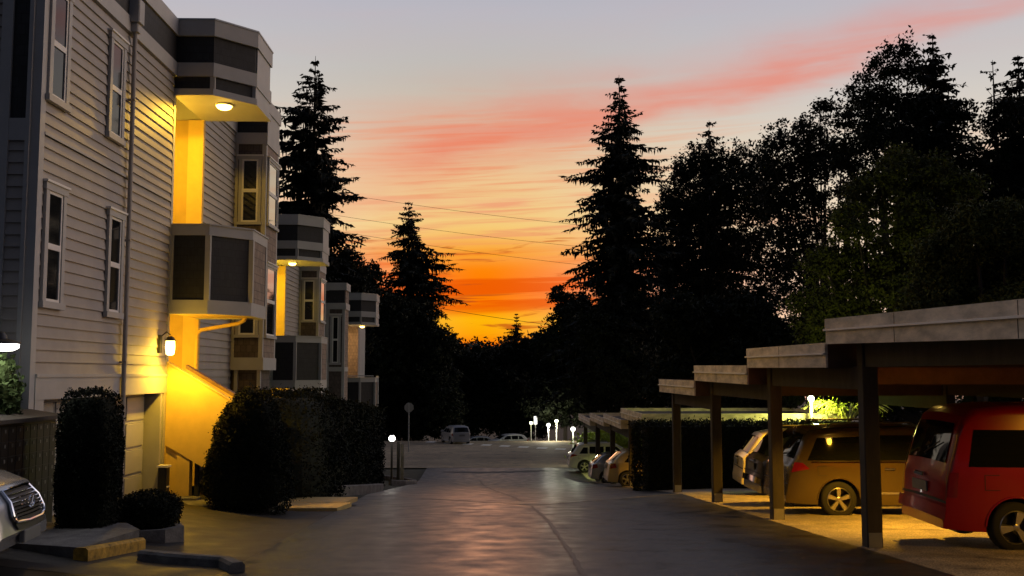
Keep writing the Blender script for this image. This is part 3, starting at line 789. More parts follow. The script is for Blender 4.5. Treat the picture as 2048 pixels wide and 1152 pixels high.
            q.lathe([(rr*.2, out*.5), (rr*.2, out*.88), (rr*.16, out*.93), (.001, out*.94)], (xw-L/2, yc, R), 'y', 16, 0)
            q.build('rim', [ALLOY, BLACK], ty, local=True, smooth=True, ang=30)
    return root
def paintm(name, col, metal=.0, rough=.28): return mat(name, col, rough, .03, 2, metal=metal, coat=.35, spec=.4)
RED = paintm('red_paint', (.30, .004, .008)); GOLD = paintm('bronze_paint', (.115, .082, .033), .3, .22); PEARL = paintm('pearl_paint', (.62, .56, .44), .1)
BLK = paintm('black_paint', (.02, .021, .024)); SILV = paintm('silver_paint', (.42, .43, .44), .6, .25); CHAMP = paintm('champagne_paint', (.5, .40, .22), .4); WHT = paintm('white_paint', (.62, .62, .60))

VAN = dict(L=4.85, W=1.86, zb=.26, belt=1.12, R=.335, tum=.17, corner=.13, wheels=(.95, 3.87),
    top=[(0, .42), (.03, .62), (.06, .98), (.13, 1.2), (.26, 1.6), (.36, 1.8), (.52, 1.9), (.9, 1.945), (2.6, 1.95), (3.3, 1.9), (3.55, 1.8), (4.12, 1.2), (4.65, .98), (4.8, .7), (4.85, .5)],
    side_glass=[[(.34, 1.13), (1.72, 1.13), (1.72, 1.62), (.46, 1.62)], [(1.86, 1.13), (2.72, 1.13), (2.72, 1.6), (1.86, 1.6)], [(2.86, 1.13), (3.95, 1.13), (3.55, 1.6), (2.86, 1.6)]],
    rear_glass=[(.115, .30, (-.66, -.60), (.66, .60))], front_glass=[(3.62, 4.08, (-.62, -.74), (.62, .74))],
    tail=[[(.05, .72), (.17, .72), (.2, 1.05), (.09, 1.05)]], trim_side=[[(1.33, .62), (3.4, .62), (3.4, .67), (1.33, .67)]], trim_mat=RED,
    head=[[(4.45, .72), (4.72, .72), (4.66, .9), (4.42, .9)]], seams=[1.79, 2.79, 3.6], handles=[2.55], plate=(.04, .74), mirror=(3.75, 1.12), spokes=3, spw=.34, spoke0=1.2, flap=[(.55, .82, .2)], gate_handle=(.06, .95, .16), wiper=(.14, .2, 0, -.42),
    cap_seams=[(.035, .30, (-.80, -.74), (-.788, -.728)), (.035, .30, (.788, .728), (.80, .74)), (.031, .034, (-.8, -.8), (.8, .8))], bumper_rear=[(.002, .026, (-.86, -.86), (.86, .86))])
MINI = dict(L=5.1, W=1.95, zb=.24, belt=1.06, R=.345, tum=.30, corner=.13, wheels=(1.02, 4.05),
    top=[(0, .42), (.03, .62), (.08, .95), (.2, 1.12), (.42, 1.52), (.55, 1.64), (.9, 1.70), (2.4, 1.735), (3.1, 1.66), (3.5, 1.5), (4.1, 1.12), (4.75, .92), (5.02, .7), (5.1, .48)],
    side_glass=[[(.42, 1.09), (1.58, 1.09), (1.58, 1.54), (.66, 1.51)], [(1.76, 1.09), (2.78, 1.09), (2.78, 1.56), (1.74, 1.56)], [(2.84, 1.09), (3.95, 1.09), (3.35, 1.52), (2.84, 1.56)]],
    rear_glass=[(.19, .46, (-.76, -.62), (.76, .62))], front_glass=[(3.35, 4.0, (-.58, -.72), (.58, .72))],
    tail=[[(.10, .86), (.46, .93), (.32, 1.04), (.16, 1.06)]], trim_side=[[(.5, 1.055), (3.95, 1.055), (3.95, 1.075), (.5, 1.075)], [(1.5, .45), (3.6, .45), (3.6, .49), (1.5, .49)]], trim_mat=CHROME,
    head=[[(4.5, .74), (4.9, .72), (4.8, .88), (4.5, .9)]], seams=[1.67, 2.8, 3.75], handles=[1.9, 3.0], handle_mat=CHROME, plate=(.03, .8), mirror=(3.72, 1.02), spokes=5, spw=.23, flap=[(.62, .8, .18)], gate_handle=(.1, .92, .3), wiper=(.2, .24, 0, -.5), rack=[(.9, 2.6, .72)],
    cap_seams=[(.035, .45, (-.84, -.70), (-.828, -.688)), (.035, .45, (.828, .688), (.84, .70)), (.031, .034, (-.84, -.84), (.84, .84))])
SUV = dict(L=4.55, W=1.85, zb=.27, belt=1.05, R=.35, tum=.32, corner=.12, wheels=(.9, 3.6),
    top=[(0, .48), (.03, .68), (.06, .98), (.22, 1.1), (.5, 1.45), (.62, 1.57), (.95, 1.64), (2.1, 1.67), (2.7, 1.58), (3.05, 1.42), (3.6, 1.08), (4.25, .95), (4.48, .75), (4.55, .5)],
    side_glass=[[(.62, 1.08), (1.1, 1.08), (1.1, 1.42), (.86, 1.42)], [(1.2, 1.08), (2.0, 1.08), (2.0, 1.46), (1.2, 1.46)], [(2.1, 1.08), (3.2, 1.08), (2.72, 1.46), (2.1, 1.46)]],
    rear_glass=[(.21, .53, (-.7, -.56), (.7, .56))], front_glass=[(2.85, 3.5, (-.55, -.7), (.55, .7))],
    tail=[[(.10, .88), (.52, .98), (.30, 1.04), (.14, 1.05)]], trim_side=[[(1.35, .42), (3.1, .42), (3.1, .5), (1.35, .5)]],
    head=[[(4.0, .78), (4.38, .75), (4.3, .9), (4.0, .93)]], seams=[1.15, 2.05, 3.1], handles=[1.3, 2.2], plate=(.03, .78), mirror=(3.05, 1.05), gate_handle=(.08, .95, .2), flap=[(.55, .8, .17)], cap_seams=[(.031, .034, (-.8, -.8), (.8, .8))], rack=[(.8, 2.3, .55)])
HATCH = dict(L=4.3, W=1.76, zb=.2, belt=.95, R=.315, tum=.34, corner=.1, wheels=(.78, 3.4),
    top=[(0, .42), (.03, .62), (.07, .9), (.2, .99), (.55, 1.3), (.8, 1.41), (1.5, 1.47), (2.1, 1.45), (2.5, 1.35), (3.25, .98), (3.95, .82), (4.22, .65), (4.3, .42)],
    side_glass=[[(.66, .98), (1.2, .98), (1.2, 1.28), (.92, 1.28)], [(1.28, .98), (1.95, .98), (1.95, 1.31), (1.28, 1.31)], [(2.05, .98), (2.95, .98), (2.45, 1.31), (2.05, 1.31)]],
    rear_glass=[(.18, .62, (-.68, -.54), (.68, .54))], front_glass=[(2.6, 3.18, (-.54, -.68), (.54, .68))],
    tail=[[(.06, .72), (.34, .78), (.3, .94), (.1, .93)]], head=[[(3.75, .64), (4.12, .6), (4.0, .76), (3.75, .8)]], seams=[1.24, 2.0, 2.9], handles=[1.4, 2.2], plate=(.03, .7), mirror=(2.9, .96))
G1 = 'vehicles parked nose-in under the carports'
def nosein(spec, Xrear, Yc): return (Xrear+spec['L']/2, Yc, gz(Xrear+.9, Yc))
car('parked_van', 'dark red tall van parked closest, right of the near carport post', 'van', nosein(VAN, 6.06, 14.2), rad(-2.5), VAN, RED, G1)
car('parked_minivan', 'bronze minivan with chrome window line and five-spoke wheel under carport', 'minivan', nosein(MINI, 5.62, 20.2), 0, MINI, GOLD, G1)
car('parked_car', 'black sport utility car mostly hidden behind the bronze minivan', 'car', nosein(SUV, 5.8, 22.6), 0, dict(SUV, bumper_rear=[(.0, .02, (-.8, -.8), (.8, .8))], bumper_mat=CHROME), BLK, G1)
car('parked_car', 'pearl crossover with red tail lamp, parked before the square hedge', 'car', nosein(SUV, 6.42, 26.4), rad(-5), SUV, PEARL, G1)
car('parked_car', 'champagne hatchback behind the thin posts of the far carport', 'car', nosein(HATCH, 4.45, 39.8), 0, HATCH, CHAMP, G1)
car('parked_car', 'pale silver car showing its tail between far carport posts', 'car', nosein(HATCH, 4.7, 49.0), 0, HATCH, SILV, G1)
car('parked_car', 'white sport utility car at the far end of the far carport', 'car', nosein(SUV, 4.3, 57.6), 0, SUV, WHT, G1)
p = at(905, 878, 88.0)
car('parked_car', 'pale grey compact car seen from behind across the street', 'car', (p.x+.2, 89.0, gz(p.x, 89)), rad(90+18), HATCH | dict(top=[(0, .42), (.03, .62), (.06, .95), (.12, 1.05), (.3, 1.4), (.5, 1.52), (1.5, 1.57), (2.1, 1.53), (2.5, 1.42), (3.25, 1.02), (3.95, .85), (4.22, .65), (4.3, .42)], rear_glass=[(.11, .33, (-.66, -.56), (.66, .56))]), paintm('pale_grey_paint', (.34, .34, .35)))
for px, Y, lab, m_, z in ((946, 103, 'grey car roof low beyond the street, right of the compact car', SILV, 0), (1014, 101, 'white car roof with lit edge low beyond the dashed line', WHT, 0)):
    p = at(px, 875, Y); car('parked_car', lab, 'car', (p.x, Y, gz(p.x, Y)), rad(200), HATCH, m_)
# silver sedan at the left edge, nose towards the drive
SED = dict(L=4.85, W=1.82, zb=.2, belt=.92, R=.33, tum=.38, corner=.11, wheels=(1.02, 3.84),
    top=[(0, .45), (.03, .62), (.07, .95), (.5, 1.08), (.9, 1.12), (1.6, 1.4), (2.2, 1.45), (2.7, 1.42), (3.35, 1.05), (3.9, .99), (4.35, .91), (4.62, .81), (4.76, .66), (4.82, .48), (4.85, .36)],
    side_glass=[[(1.15, .96), (1.9, .96), (1.9, 1.26), (1.6, 1.26)], [(2.0, .96), (3.15, .96), (2.7, 1.3), (2.0, 1.3)]],
    front_glass=[(2.75, 3.32, (-.55, -.68), (.55, .68))], rear_glass=[(.95, 1.55, (-.66, -.54), (.66, .54))],
    tail=[[(.06, .8), (.4, .8), (.4, .93), (.1, .93)]], head=[[(4.18, .60), (4.66, .55), (4.60, .70), (4.16, .79)]], seams=[1.95, 3.15], handles=[2.1], mirror=(3.15, .95))
sx, sy, sr = -4.90, 10.95, rad(7)
cx, sy_ = sx-2.425*math.cos(sr), sy-2.425*math.sin(sr)
sed = car('parked_car', 'silver sedan nose with barred chrome grille at the left edge', 'car', (cx, sy_, gz(-5.6, 11.0)), sr, SED, SILV)
# its grille: dark opening, chrome surround, bars, oval badge with slanted letter
def nose(z):                                   # x of the nose skin at height z
    t = SED['top'][::-1]
    for (a, b), (c, d) in zip(t[:-1], t[1:]):
        if b <= z <= d: return a+(c-a)*(z-b)/(d-b)
    return 4.8
sb_ = [o for o in sed.children if o.name.startswith('body')][0]
gr = MB(); L2 = 2.425
zs = [.40, .48, .58, .68, .78]; ws = [.40, .46, .44, .42, .40]
for z, w in zip(zs, ws):
    for k in range(7): y = -w+2*w*k/6; gr.v.append((nose(z)-L2+.03-.12*(abs(y)/.91)**2.2, y, z))
for j in range(4):
    for k in range(6): a = j*7+k; gr.f.append((a, a+1, a+8, a+7)); gr.m.append(0)
go = gr.build('grille', BLACK, sb_, local=True)
b = MB()
for j in range(7):
    z = .53+j*.036; w = .43-.03*(z-.5)/.3
    b.tube([(nose(z)-L2+.045-.12*(abs(y)/.91)**2.2, y, z) for y in np.linspace(-w, w, 9)], .009, 6)
b.build('grille_bar', CHROME, go, local=True, smooth=True)
b = MB(); pts = []
for z, w in ((.79, .40), (.68, .43), (.55, .47), (.49, .44)): pts.append((nose(z)-L2+.04-.12*(abs(w)/.91)**2.2, w, z))
loop = pts+[(nose(.475)-L2+.05, y, .475) for y in (.2, 0, -.2)]+[(a, -w, z) for a, w, z in pts[::-1]]+[(nose(.8)-L2+.05, y, .80) for y in (-.2, 0, .2)]
b.tube(loop+[loop[0]], .02, 8); b.build('grille_surround', CHROME, go, local=True, smooth=True)
b = MB(); el = [(nose(.66)-L2+.075, .085*math.cos(t), .655+.062*math.sin(t)) for t in np.linspace(0, 2*math.pi, 25)]
b.tube(el, .009, 6); X = nose(.66)-L2+.075
b.tube([(X, .03, .705), (X, -.005, .62), (X, -.055, .625)], .010, 6); b.build('badge', CHROME, go, local=True, smooth=True)
b = MB(); b.bev(nose(.30)-L2+.0, nose(.3)-L2+.06, -.26, .26, .25, .38, .01); b.build('number_plate', PLATE, sb_, local=True)

# ------------------------------------------------------------------ trees
def conifer(label, px, pytop, Y, prof, n_whorl, seed, lean=0, mat_=LEAF_D, droop=.25, gap=.0, name='conifer_tree', spray=1.0, base=None, bare=.1):
    """prof: list of (image row, half-width px) giving crown radius at that height"""
    rs = np.random.default_rng(seed)
    s = Y/FPX
    top = at(px, pytop, Y); bx, by = top.x, top.y
    zg = gz(bx, by) if base is None else base
    pr = sorted([((top.z-(at(px, r, Y).z)), w*s) for r, w in prof])      # depth below the top -> radius
    dmax = pr[-1][0]
    root = thing(name, (bx, by, zg), label, 'tree', None)
    mb = MB(); Hh = top.z-zg
    mb.tube([(bx, by, zg-.3), (bx+lean*.3, by, zg+Hh*.5), (bx, by, top.z)], [.012*Hh+.1, .008*Hh+.06, .015], 8)
    A = []; D = []; Wd = []
    ds = np.sort(dmax*rs.random(n_whorl)**.85)
    n_whorl = int(n_whorl*.95); ds = np.linspace(.01, 1, n_whorl)**.9*dmax+rs.normal(0, .16, n_whorl)
    for d in ds:
        d = max(.05, d); Rr = 1.17*np.interp(d, [q[0] for q in pr], [q[1] for q in pr])
        nb = 7 if Rr > 1.2 else 5
        a0 = rs.random()*6.28; lop = seed*1.3
        for k in range(nb):
            if rs.random() < gap: continue
            az = a0+k*6.283/nb+rs.normal(0, .3)
            wob = .82+.18*math.sin(d*1.7+seed+2*az)+.12*math.sin(d*3.9+az*3)
            Lb = Rr*wob*(.5+.55*rs.random()) if rs.random() < .8 else Rr*(1.0+.25*rs.random())
            Lb *= 1+.16*math.cos(az-lop)+.14*math.sin(d*.9+seed*.7)*math.cos(az*1.0+d*.35)
            if rs.random() < .07: Lb *= .4
            o = np.array([bx, by, top.z-d+rs.normal(0, .28 if d > 1.2 else .05)]); dr = np.array([math.cos(az), math.sin(az), 0])
            rise = .16+rs.normal(0, .10); dp = droop*(.45+1.1*d/dmax)*(.7+.6*rs.random())
            def bp(t): return o+dr*Lb*t+np.array([0, 0, Lb*(rise*t-dp*t*t*1.2+.22*max(0, t-.75))])
            n = max(3, int(Lb/.22))
            if Lb > .8: mb.tube([bp(0), bp(.5), bp(.95)], [.03+.008*Lb, .02, .008], 4, cap=False)
            side = np.array([-dr[1], dr[0], 0])
            for i in range(n):
                t = (i+.6)/n
                if t < bare: continue
                p = bp(t); tl = min(.30+.42*Lb*(1-t)*.55, .12+.5*Lb)*spray
                for sg in (-1, 1):
                    dd = dr*.75+side*sg*(.75+rs.normal(0, .2))+np.array([0, 0, -.40+rs.normal(0, .3)])
                    dd = dd/np.linalg.norm(dd)*tl*(.7+.6*rs.random())
                    A.append(p); D.append(dd); Wd.append(.055+.10*tl)
                if rs.random() < .95:
                    A.append(p); D.append(np.array([rs.normal(0, .1), rs.normal(0, .1), -1.0])*tl*(.5+.8*rs.random())); Wd.append(.05+.08*tl)
            A.append(bp(.9)); D.append((bp(1.0)-bp(.85))*1.3); Wd.append(.07)
    mb.build('trunk', BARK, root)
    A = np.array(A); D = np.array(D); Wd = np.array(Wd)
    V = needles(A, D, Wd)
    quadmesh('crown', V, len(A), mat_, root)
    return root
def broadleaf(label, px, Y, blobs, dens, leaf, seed, m=LEAF_B, name='broadleaf_tree', pybase=None, cat='tree', depth=1.0, clump=.9, branches=True, xbase=None):
    """blobs: (px, py, radius px[, density]) crown lumps at distance Y"""
    rs = np.random.default_rng(seed); s = Y/FPX
    b0 = at(px if xbase is None else xbase, 700, Y); zg = gz(b0.x, Y)
    root = thing(name, (b0.x, Y, zg), label, cat)
    P = []; mb = MB()
    fork = Vector((b0.x, Y, zg+ (at(px, max(b[1] for b in blobs), Y).z-zg)*.55))
    if branches: mb.tube([(b0.x, Y, zg-.3), tuple(fork)], [.018*(fork.z-zg)+.16, .18], 8)
    for bl in blobs:
        c = at(bl[0], bl[1], Y); r = bl[2]*s; dn = bl[3] if len(bl) > 3 else 1.0
        oy = rs.normal(0, r*.7*depth); c = np.array([c.x, c.y+oy, c.z])
        if branches:
            mid = (Vector(c)+fork)/2+Vector((rs.normal(0, .2), 0, r*.2)); mb.tube([fork, mid, Vector(c)], [.12, .07, .03], 5, cap=False)
            for q in range(5):
                e = Vector(c)+Vector(rs.normal(0, .55, 3))*r; mb.tube([Vector(c), (Vector(c)+e)/2+Vector((0, 0, .1*r)), e], [.035, .02, .008], 4, cap=False)
        nc = max(4, int(dn*dens*(r/clump)**2))
        for k in range(nc):
            dv = rs.normal(size=3); dv /= np.linalg.norm(dv); rr = r*(rs.random()**.45)*1.02
            cc = c+dv*rr*np.array([1, depth, .95]); cs = clump*(.35+.5*rs.random())
            nl = int(22+26*rs.random())
            q = rs.normal(size=(nl, 3))*cs*.5*np.array([1, 1, .75]); P.append(cc+q)
    if branches: mb.build('trunk', BARK, root)
    P = np.concatenate(P)
    quadmesh('crown', leafquads(P, leaf, .5), len(P), m, root)
    return root

conifer('tall spire conifer rising behind the townhouse roofs', 631, 112, 72, [(112, 4), (150, 22), (200, 52), (250, 70), (300, 82), (400, 92), (470, 98), (560, 96), (700, 90)], 64, 3, droop=.28, gap=.1)
conifer('narrow dark conifer standing alone left of the sunset gap', 818, 402, 108, [(402, 5), (440, 22), (480, 44), (520, 60), (580, 74), (640, 84), (760, 90)], 62, 5, droop=.32)
conifer('big ragged conifer right of the sunset gap', 1238, 150, 74, [(150, 5), (200, 24), (255, 36), (275, 64), (330, 74), (400, 90), (470, 92), (560, 96), (640, 108), (760, 110)], 78, 8, droop=.3, gap=.06)
conifer('slim conifer tip poking from the leafy trees', 1418, 240, 88, [(240, 3), (280, 20), (320, 40), (400, 70), (520, 80), (700, 80)], 40, 9, gap=.1)
conifer('pointed conifer above the far right trees', 1864, 66, 62, [(66, 3), (100, 16), (150, 48), (220, 72), (300, 90), (450, 110), (640, 110)], 70, 12, droop=.35)
conifer('conifer cut off by the right edge', 2036, 110, 60, [(110, 4), (160, 22), (220, 56), (320, 90), (450, 110), (640, 120)], 66, 14, droop=.3)
conifer('small conifer on the horizon inside the sunset glow', 1033, 628, 160, [(628, 2), (645, 9), (662, 15), (690, 22), (720, 24)], 22, 21, base=-16)
conifer('bare-tipped thin conifer between two pointed conifers', 1985, 120, 66, [(120, 3), (160, 26), (220, 44), (330, 60), (600, 60)], 34, 17, gap=.35, spray=.7, bare=.4)

broadleaf('leafy dark tree beside the big ragged conifer', 1400, 80,
    [(1345, 430, 42), (1385, 370, 46), (1440, 330, 44, .8), (1480, 330, 40, .8), (1500, 400, 52), (1420, 440, 60), (1350, 520, 55), (1460, 520, 60), (1530, 480, 46, .8), (1400, 600, 60), (1500, 600, 60), (1330, 620, 50), (1395, 300, 22, .6), (1490, 295, 22, .6), (1545, 560, 48, .7), (1360, 460, 56, 1), (1410, 400, 52, .8), (1450, 390, 50, .7), (1490, 450, 56, .5), (1440, 500, 60, .7), (1340, 400, 30, 1), (1370, 340, 30), (1410, 330, 28), (1520, 340, 36), (1320, 520, 46, 1.1), (1380, 560, 60, 1.2), (1530, 410, 44, .8), (1560, 520, 44, .7)], 17, .135, 31)
broadleaf('tall airy leafy tree with open crown on the right', 1660, 66,
    [(1560, 258, 22, .7), (1555, 300, 36, .7), (1600, 290, 42, .7), (1640, 250, 46, .8), (1690, 230, 50, .8), (1640, 340, 56, .6), (1700, 330, 56, .6), (1590, 390, 52, .6), (1680, 420, 56, .6), (1560, 470, 40, .5), (1620, 500, 56, .7), (1580, 580, 50, .7), (1650, 590, 50), (1640, 210, 26, .8), (1745, 270, 50, .8), (1720, 180, 34, .8), (1600, 450, 60, .7), (1640, 420, 50, .7), (1550, 400, 46, .8), (1545, 340, 40, .9), (1570, 330, 44, .9), (1610, 360, 50, .8), (1660, 300, 50, .9), (1530, 300, 26, .8)], 15, .125, 33)
broadleaf('highest leafy tree with rounded top near the right edge', 1790, 60,
    [(1788, 110, 30), (1760, 145, 32, .9), (1815, 140, 32, .9), (1785, 190, 40), (1740, 210, 36), (1830, 210, 40), (1800, 270, 55), (1860, 300, 60), (1760, 330, 55, .7), (1920, 330, 60), (1990, 350, 60), (1850, 400, 60), (1950, 430, 60), (2030, 420, 60), (1980, 250, 50, .9), (1925, 230, 40, .9), (1730, 280, 50), (1700, 300, 40)], 19, .125, 35)
broadleaf('olive green maple with lower crown before the dark trees', 1760, 38,
    [(1700, 450, 50), (1740, 390, 52), (1800, 350, 58), (1850, 360, 50), (1905, 390, 42), (1660, 530, 55), (1730, 520, 65), (1810, 460, 70), (1880, 470, 60), (1640, 620, 55), (1700, 620, 65), (1780, 580, 70), (1850, 560, 70), (1630, 680, 40), (1760, 680, 60)], 24, .075, 41, LEAF_G, clump=.5, depth=.8)
broadleaf('rounded olive tree closest above the carport roof', 1960, 27,
    [(1880, 520, 60), (1930, 470, 60), (1990, 460, 60), (2050, 460, 60), (1860, 600, 60), (1940, 560, 80), (2030, 560, 80), (2100, 520, 80), (1900, 660, 60), (2000, 650, 80), (2100, 640, 80)], 34, .055, 43, LEAF_G, clump=.36, depth=.8)
# dark growth closing the view below the sky line
lower = [('dark bushy tree under the narrow conifer', 800, 100, [(740, 560, 34, .8), (770, 620, 44), (720, 650, 50), (800, 660, 60), (850, 640, 36, .9), (870, 690, 44), (760, 740, 70), (850, 760, 70), (730, 820, 60), (800, 830, 70), (880, 820, 60)], 20, .17, LEAF_B),
    ('dark leafy tree between the townhouses and the narrow conifer', 690, 84, [(700, 540, 40), (670, 580, 50), (715, 600, 40), (640, 640, 60), (700, 680, 50), (640, 540, 50)], 20, .16, LEAF_B),
    ('low dark tree at the far end of the drive, left half', 930, 112, [(900, 715, 34), (935, 735, 34), (965, 750, 36), (920, 790, 50), (970, 800, 46), (880, 780, 46), (940, 830, 46)], 24, .18, LEAF_B),
    ('low dark tree at the far end of the drive, right half', 1030, 110, [(1000, 735, 34), (1035, 718, 36), (1075, 700, 38), (1020, 780, 50), (1080, 770, 50), (1000, 830, 46), (1060, 830, 46)], 24, .18, LEAF_B),
    ('dark leafy tree right of the end of the drive', 1130, 96, [(1100, 690, 38), (1150, 620, 38), (1130, 650, 40, .9), (1180, 640, 50), (1120, 740, 50), (1180, 720, 60), (1090, 800, 46), (1150, 800, 56), (1120, 590, 20, .6)], 22, .16, LEAF_B),
    ('broad dark tree behind the second carport roof', 1250, 72, [(1210, 660, 60), (1270, 640, 60), (1240, 730, 70), (1320, 700, 70), (1180, 760, 50), (1290, 780, 60), (1210, 800, 40)], 22, .14, LEAF_B),
    ('dark shrubby tree behind the stepped carport fascias', 1430, 55, [(1370, 640, 60), (1440, 650, 66), (1510, 640, 60), (1560, 690, 60), (1400, 720, 66), (1480, 730, 66), (1350, 770, 60), (1440, 790, 60), (1540, 780, 60)], 22, .12, LEAF_B),
    ('dark shrubby tree behind the parked red van', 1900, 38, [(1600, 760, 50), (1660, 780, 50), (1700, 800, 40), (2040, 800, 60), (1990, 790, 50), (2100, 780, 70), (1640, 720, 60), (1720, 740, 60), (1800, 720, 70), (1880, 720, 70), (1960, 730, 70), (2040, 720, 80), (1760, 800, 50), (1850, 810, 50), (1950, 800, 60)], 16, .09, LEAF_B)]
for i, (lab, px, Y, bl, dn, lf, m_) in enumerate(lower):
    broadleaf(lab, px, Y, bl, dn, lf, 60+i, m_, clump=.75 if Y > 60 else .5)
# far woods on the valley floor: one mass
P = []
for k in range(900):
    px = rnd.uniform(560, 1700); Y = rnd.uniform(150, 175)
    hz = 712+18*math.sin(px*.021)+10*math.sin(px*.057+1)+ (-.12*max(0, abs(px-955)-60)) + rnd.uniform(0, 90)
    c = at(px, hz, Y); P.append(np.array([c.x, c.y, c.z])+rng.normal(size=(34, 3))*np.array([1.3, 1.3, 1.1]))
for k in range(420):
    px = rnd.uniform(880, 1040); Y = rnd.uniform(270, 300); c = at(px, 692+6*math.sin(px*.11)+4*math.sin(px*.31)+rnd.uniform(0, 40), Y)
    P.append(np.array([c.x, c.y, c.z])+rng.normal(size=(20, 3))*np.array([1.2, 1.2, 1.0]))
P = np.concatenate(P); tag(quadmesh('woodland', leafquads(P, .5), len(P), LEAF_B), kind='stuff')

# ------------------------------------------------------------------ hedges and shrubs
def bush(name, label, cat, ctr, rx, ry, h, n, leaf, seed, m=LEAF_H, power=2.5, taper=0.0, top=.0, group=None, rough=.06):
    """clipped shape: super-ellipsoid column with a leafy skin around a solid core"""
    rs = np.random.default_rng(seed); x, y, z = ctr
    root = thing(name, (x, y, z), label, cat, group)
    def surf(u, v, k=1.0):
        e = 2/power
        c = lambda t: math.copysign(abs(math.cos(t))**e, math.cos(t)); s_ = lambda t: math.copysign(abs(math.sin(t))**e, math.sin(t))
        zz = s_(v); tp = 1-taper*(zz*.5+.5)
        return np.array([x+rx*k*c(v)*c(u)*tp, y+ry*k*c(v)*s_(u)*tp, z+h*.5+h*.5*k*zz])
    core = MB(); N, Mv = 24, 14
    for j in range(Mv+1):
        for i in range(N): q = surf(2*math.pi*i/N, -math.pi/2+math.pi*j/Mv, .93); core.v.append(tuple(q))
    for j in range(Mv):
        for i in range(N): a, b2 = j*N+i, j*N+(i+1) % N; core.f.append((a, b2, b2+N, a+N)); core.m.append(0)
    core.build('branch_core', m, root)
    d = rs.normal(size=(n, 3)); q = rs.random((n, 1)); d *= np.array([ry*h, rx*h, rx*ry])**.5
    d /= (np.abs(d)**power).sum(1, keepdims=True)**(1/power)
    lump = .035*np.sin(d[:, 0:1]*7+seed)+.035*np.sin(d[:, 1:2]*6+d[:, 2:3]*9+seed*2)+.025*np.sin(d[:, 2:3]*15+d[:, 0:1]*11); k = 1+lump+rs.normal(0, rough, (n, 1)); tp = 1-taper*(d[:, 2:3]*.5+.5)
    k[rs.random(n) < .03] += .09
    k = 1+(k-1)*(.6 if power >= 4.5 else 1)
    P = np.concatenate([x+rx*d[:, 0:1]*k*tp, y+ry*d[:, 1:2]*k*tp, z+h*.5+h*.5*d[:, 2:3]*k], 1)
    quadmesh('foliage', leafquads(P, leaf, .5), n, m, root)
    return root
def hedgebox(label, x0, x1, y0, y1, zt0, zt1, leaf, n, seed, name='hedge', m=LEAF_H):
    """long clipped hedge between ground and a sloping top"""
    rs = np.random.default_rng(seed)
    root = thing(name, ((x0+x1)/2, (y0+y1)/2, gz((x0+x1)/2, (y0+y1)/2)), label, 'hedge')
    def pt(u, v, w): X = x0+(x1-x0)*u; Y = y0+(y1-y0)*v; g = gz(X, Y)-.1; return (X, Y, g+(zt0+(zt1-zt0)*v-g)*w)
    core = MB(); k = .04
    core.add([pt(u, v, w) for w in (0, .97) for v in (k, 1-k) for u in (k, 1-k)], [(0, 2, 3, 1), (4, 5, 7, 6), (0, 1, 5, 4), (2, 6, 7, 3), (0, 4, 6, 2), (1, 3, 7, 5)])
    core.build('branch_core', m, root)
    P = []
    A = [abs(y1-y0)*2.5, abs(y1-y0)*2.5, abs(x1-x0)*2.5, abs(x1-x0)*2.5, abs((x1-x0)*(y1-y0))]; A = np.array(A)/sum(A)
    for f in rs.choice(5, n, p=A):
        a, b2 = rs.random(2); P.append(pt(*((0, a, b2), (1, a, b2), (a, 0, b2), (a, 1, b2), (a, b2, 1))[f]))
    P = np.array(P)+rs.normal(size=(n, 3))*.06
    quadmesh('foliage', leafquads(P, leaf, .5), n, m, root)
    return root
bush('shrub', 'tall clipped columnar shrub beside the mailbox wall', 'shrub', (-5.42, 13.75, gz(-5.42, 13.75)-.05), .345, .36, 2.0, 26000, .021, 1, power=5, rough=.03)
bush('shrub', 'small round shrub in the concrete-edged bed', 'shrub', (-4.86, 14.5, gz(-4.86, 14.5)+.12), .38, .38, .5, 9000, .02, 2, power=2.6, rough=.07)
bush('hedge', 'big dark domed hedge hiding the foot of the yellow-lit stair', 'hedge', (-4.74, 19.9, -2.72), .94, .72, 2.33, 26000, .026, 3, power=3.2, taper=.5, rough=.035)
bush('hedge', 'dark bushy hedge joining the domed hedge to the long hedge', 'hedge', (-5.0, 25.0, -3.2), 1.35, 3.2, 2.72, 24000, .035, 4, power=4, taper=.25, rough=.04)
hedgebox('long dark clipped hedge running down beside the drive', -6.3, -4.35, 27.5, 40.6, -.72, -1.45, .055, 30000, 5)
hedgebox('square dark hedge between the two carports', 4.55, 11.2, 31.0, 32.4, -1.56, -1.56, .045, 26000, 6)
bush('shrub', 'leafy climber under the white lamp at the left edge', 'shrub', (-6.75, 13.6, -1.2), .32, .4, 1.5, 3000, .05, 7, power=2.4, m=leafmat('climber_leaves', (.06, .09, .03)), rough=.12)
bush('shrub', 'bright lime-lit shrub behind the champagne hatchback', 'shrub', (7.3, 60.5, -5.6), 1.9, 1.2, 2.2, 5200, .11, 8, m=LEAF_L, rough=.14)
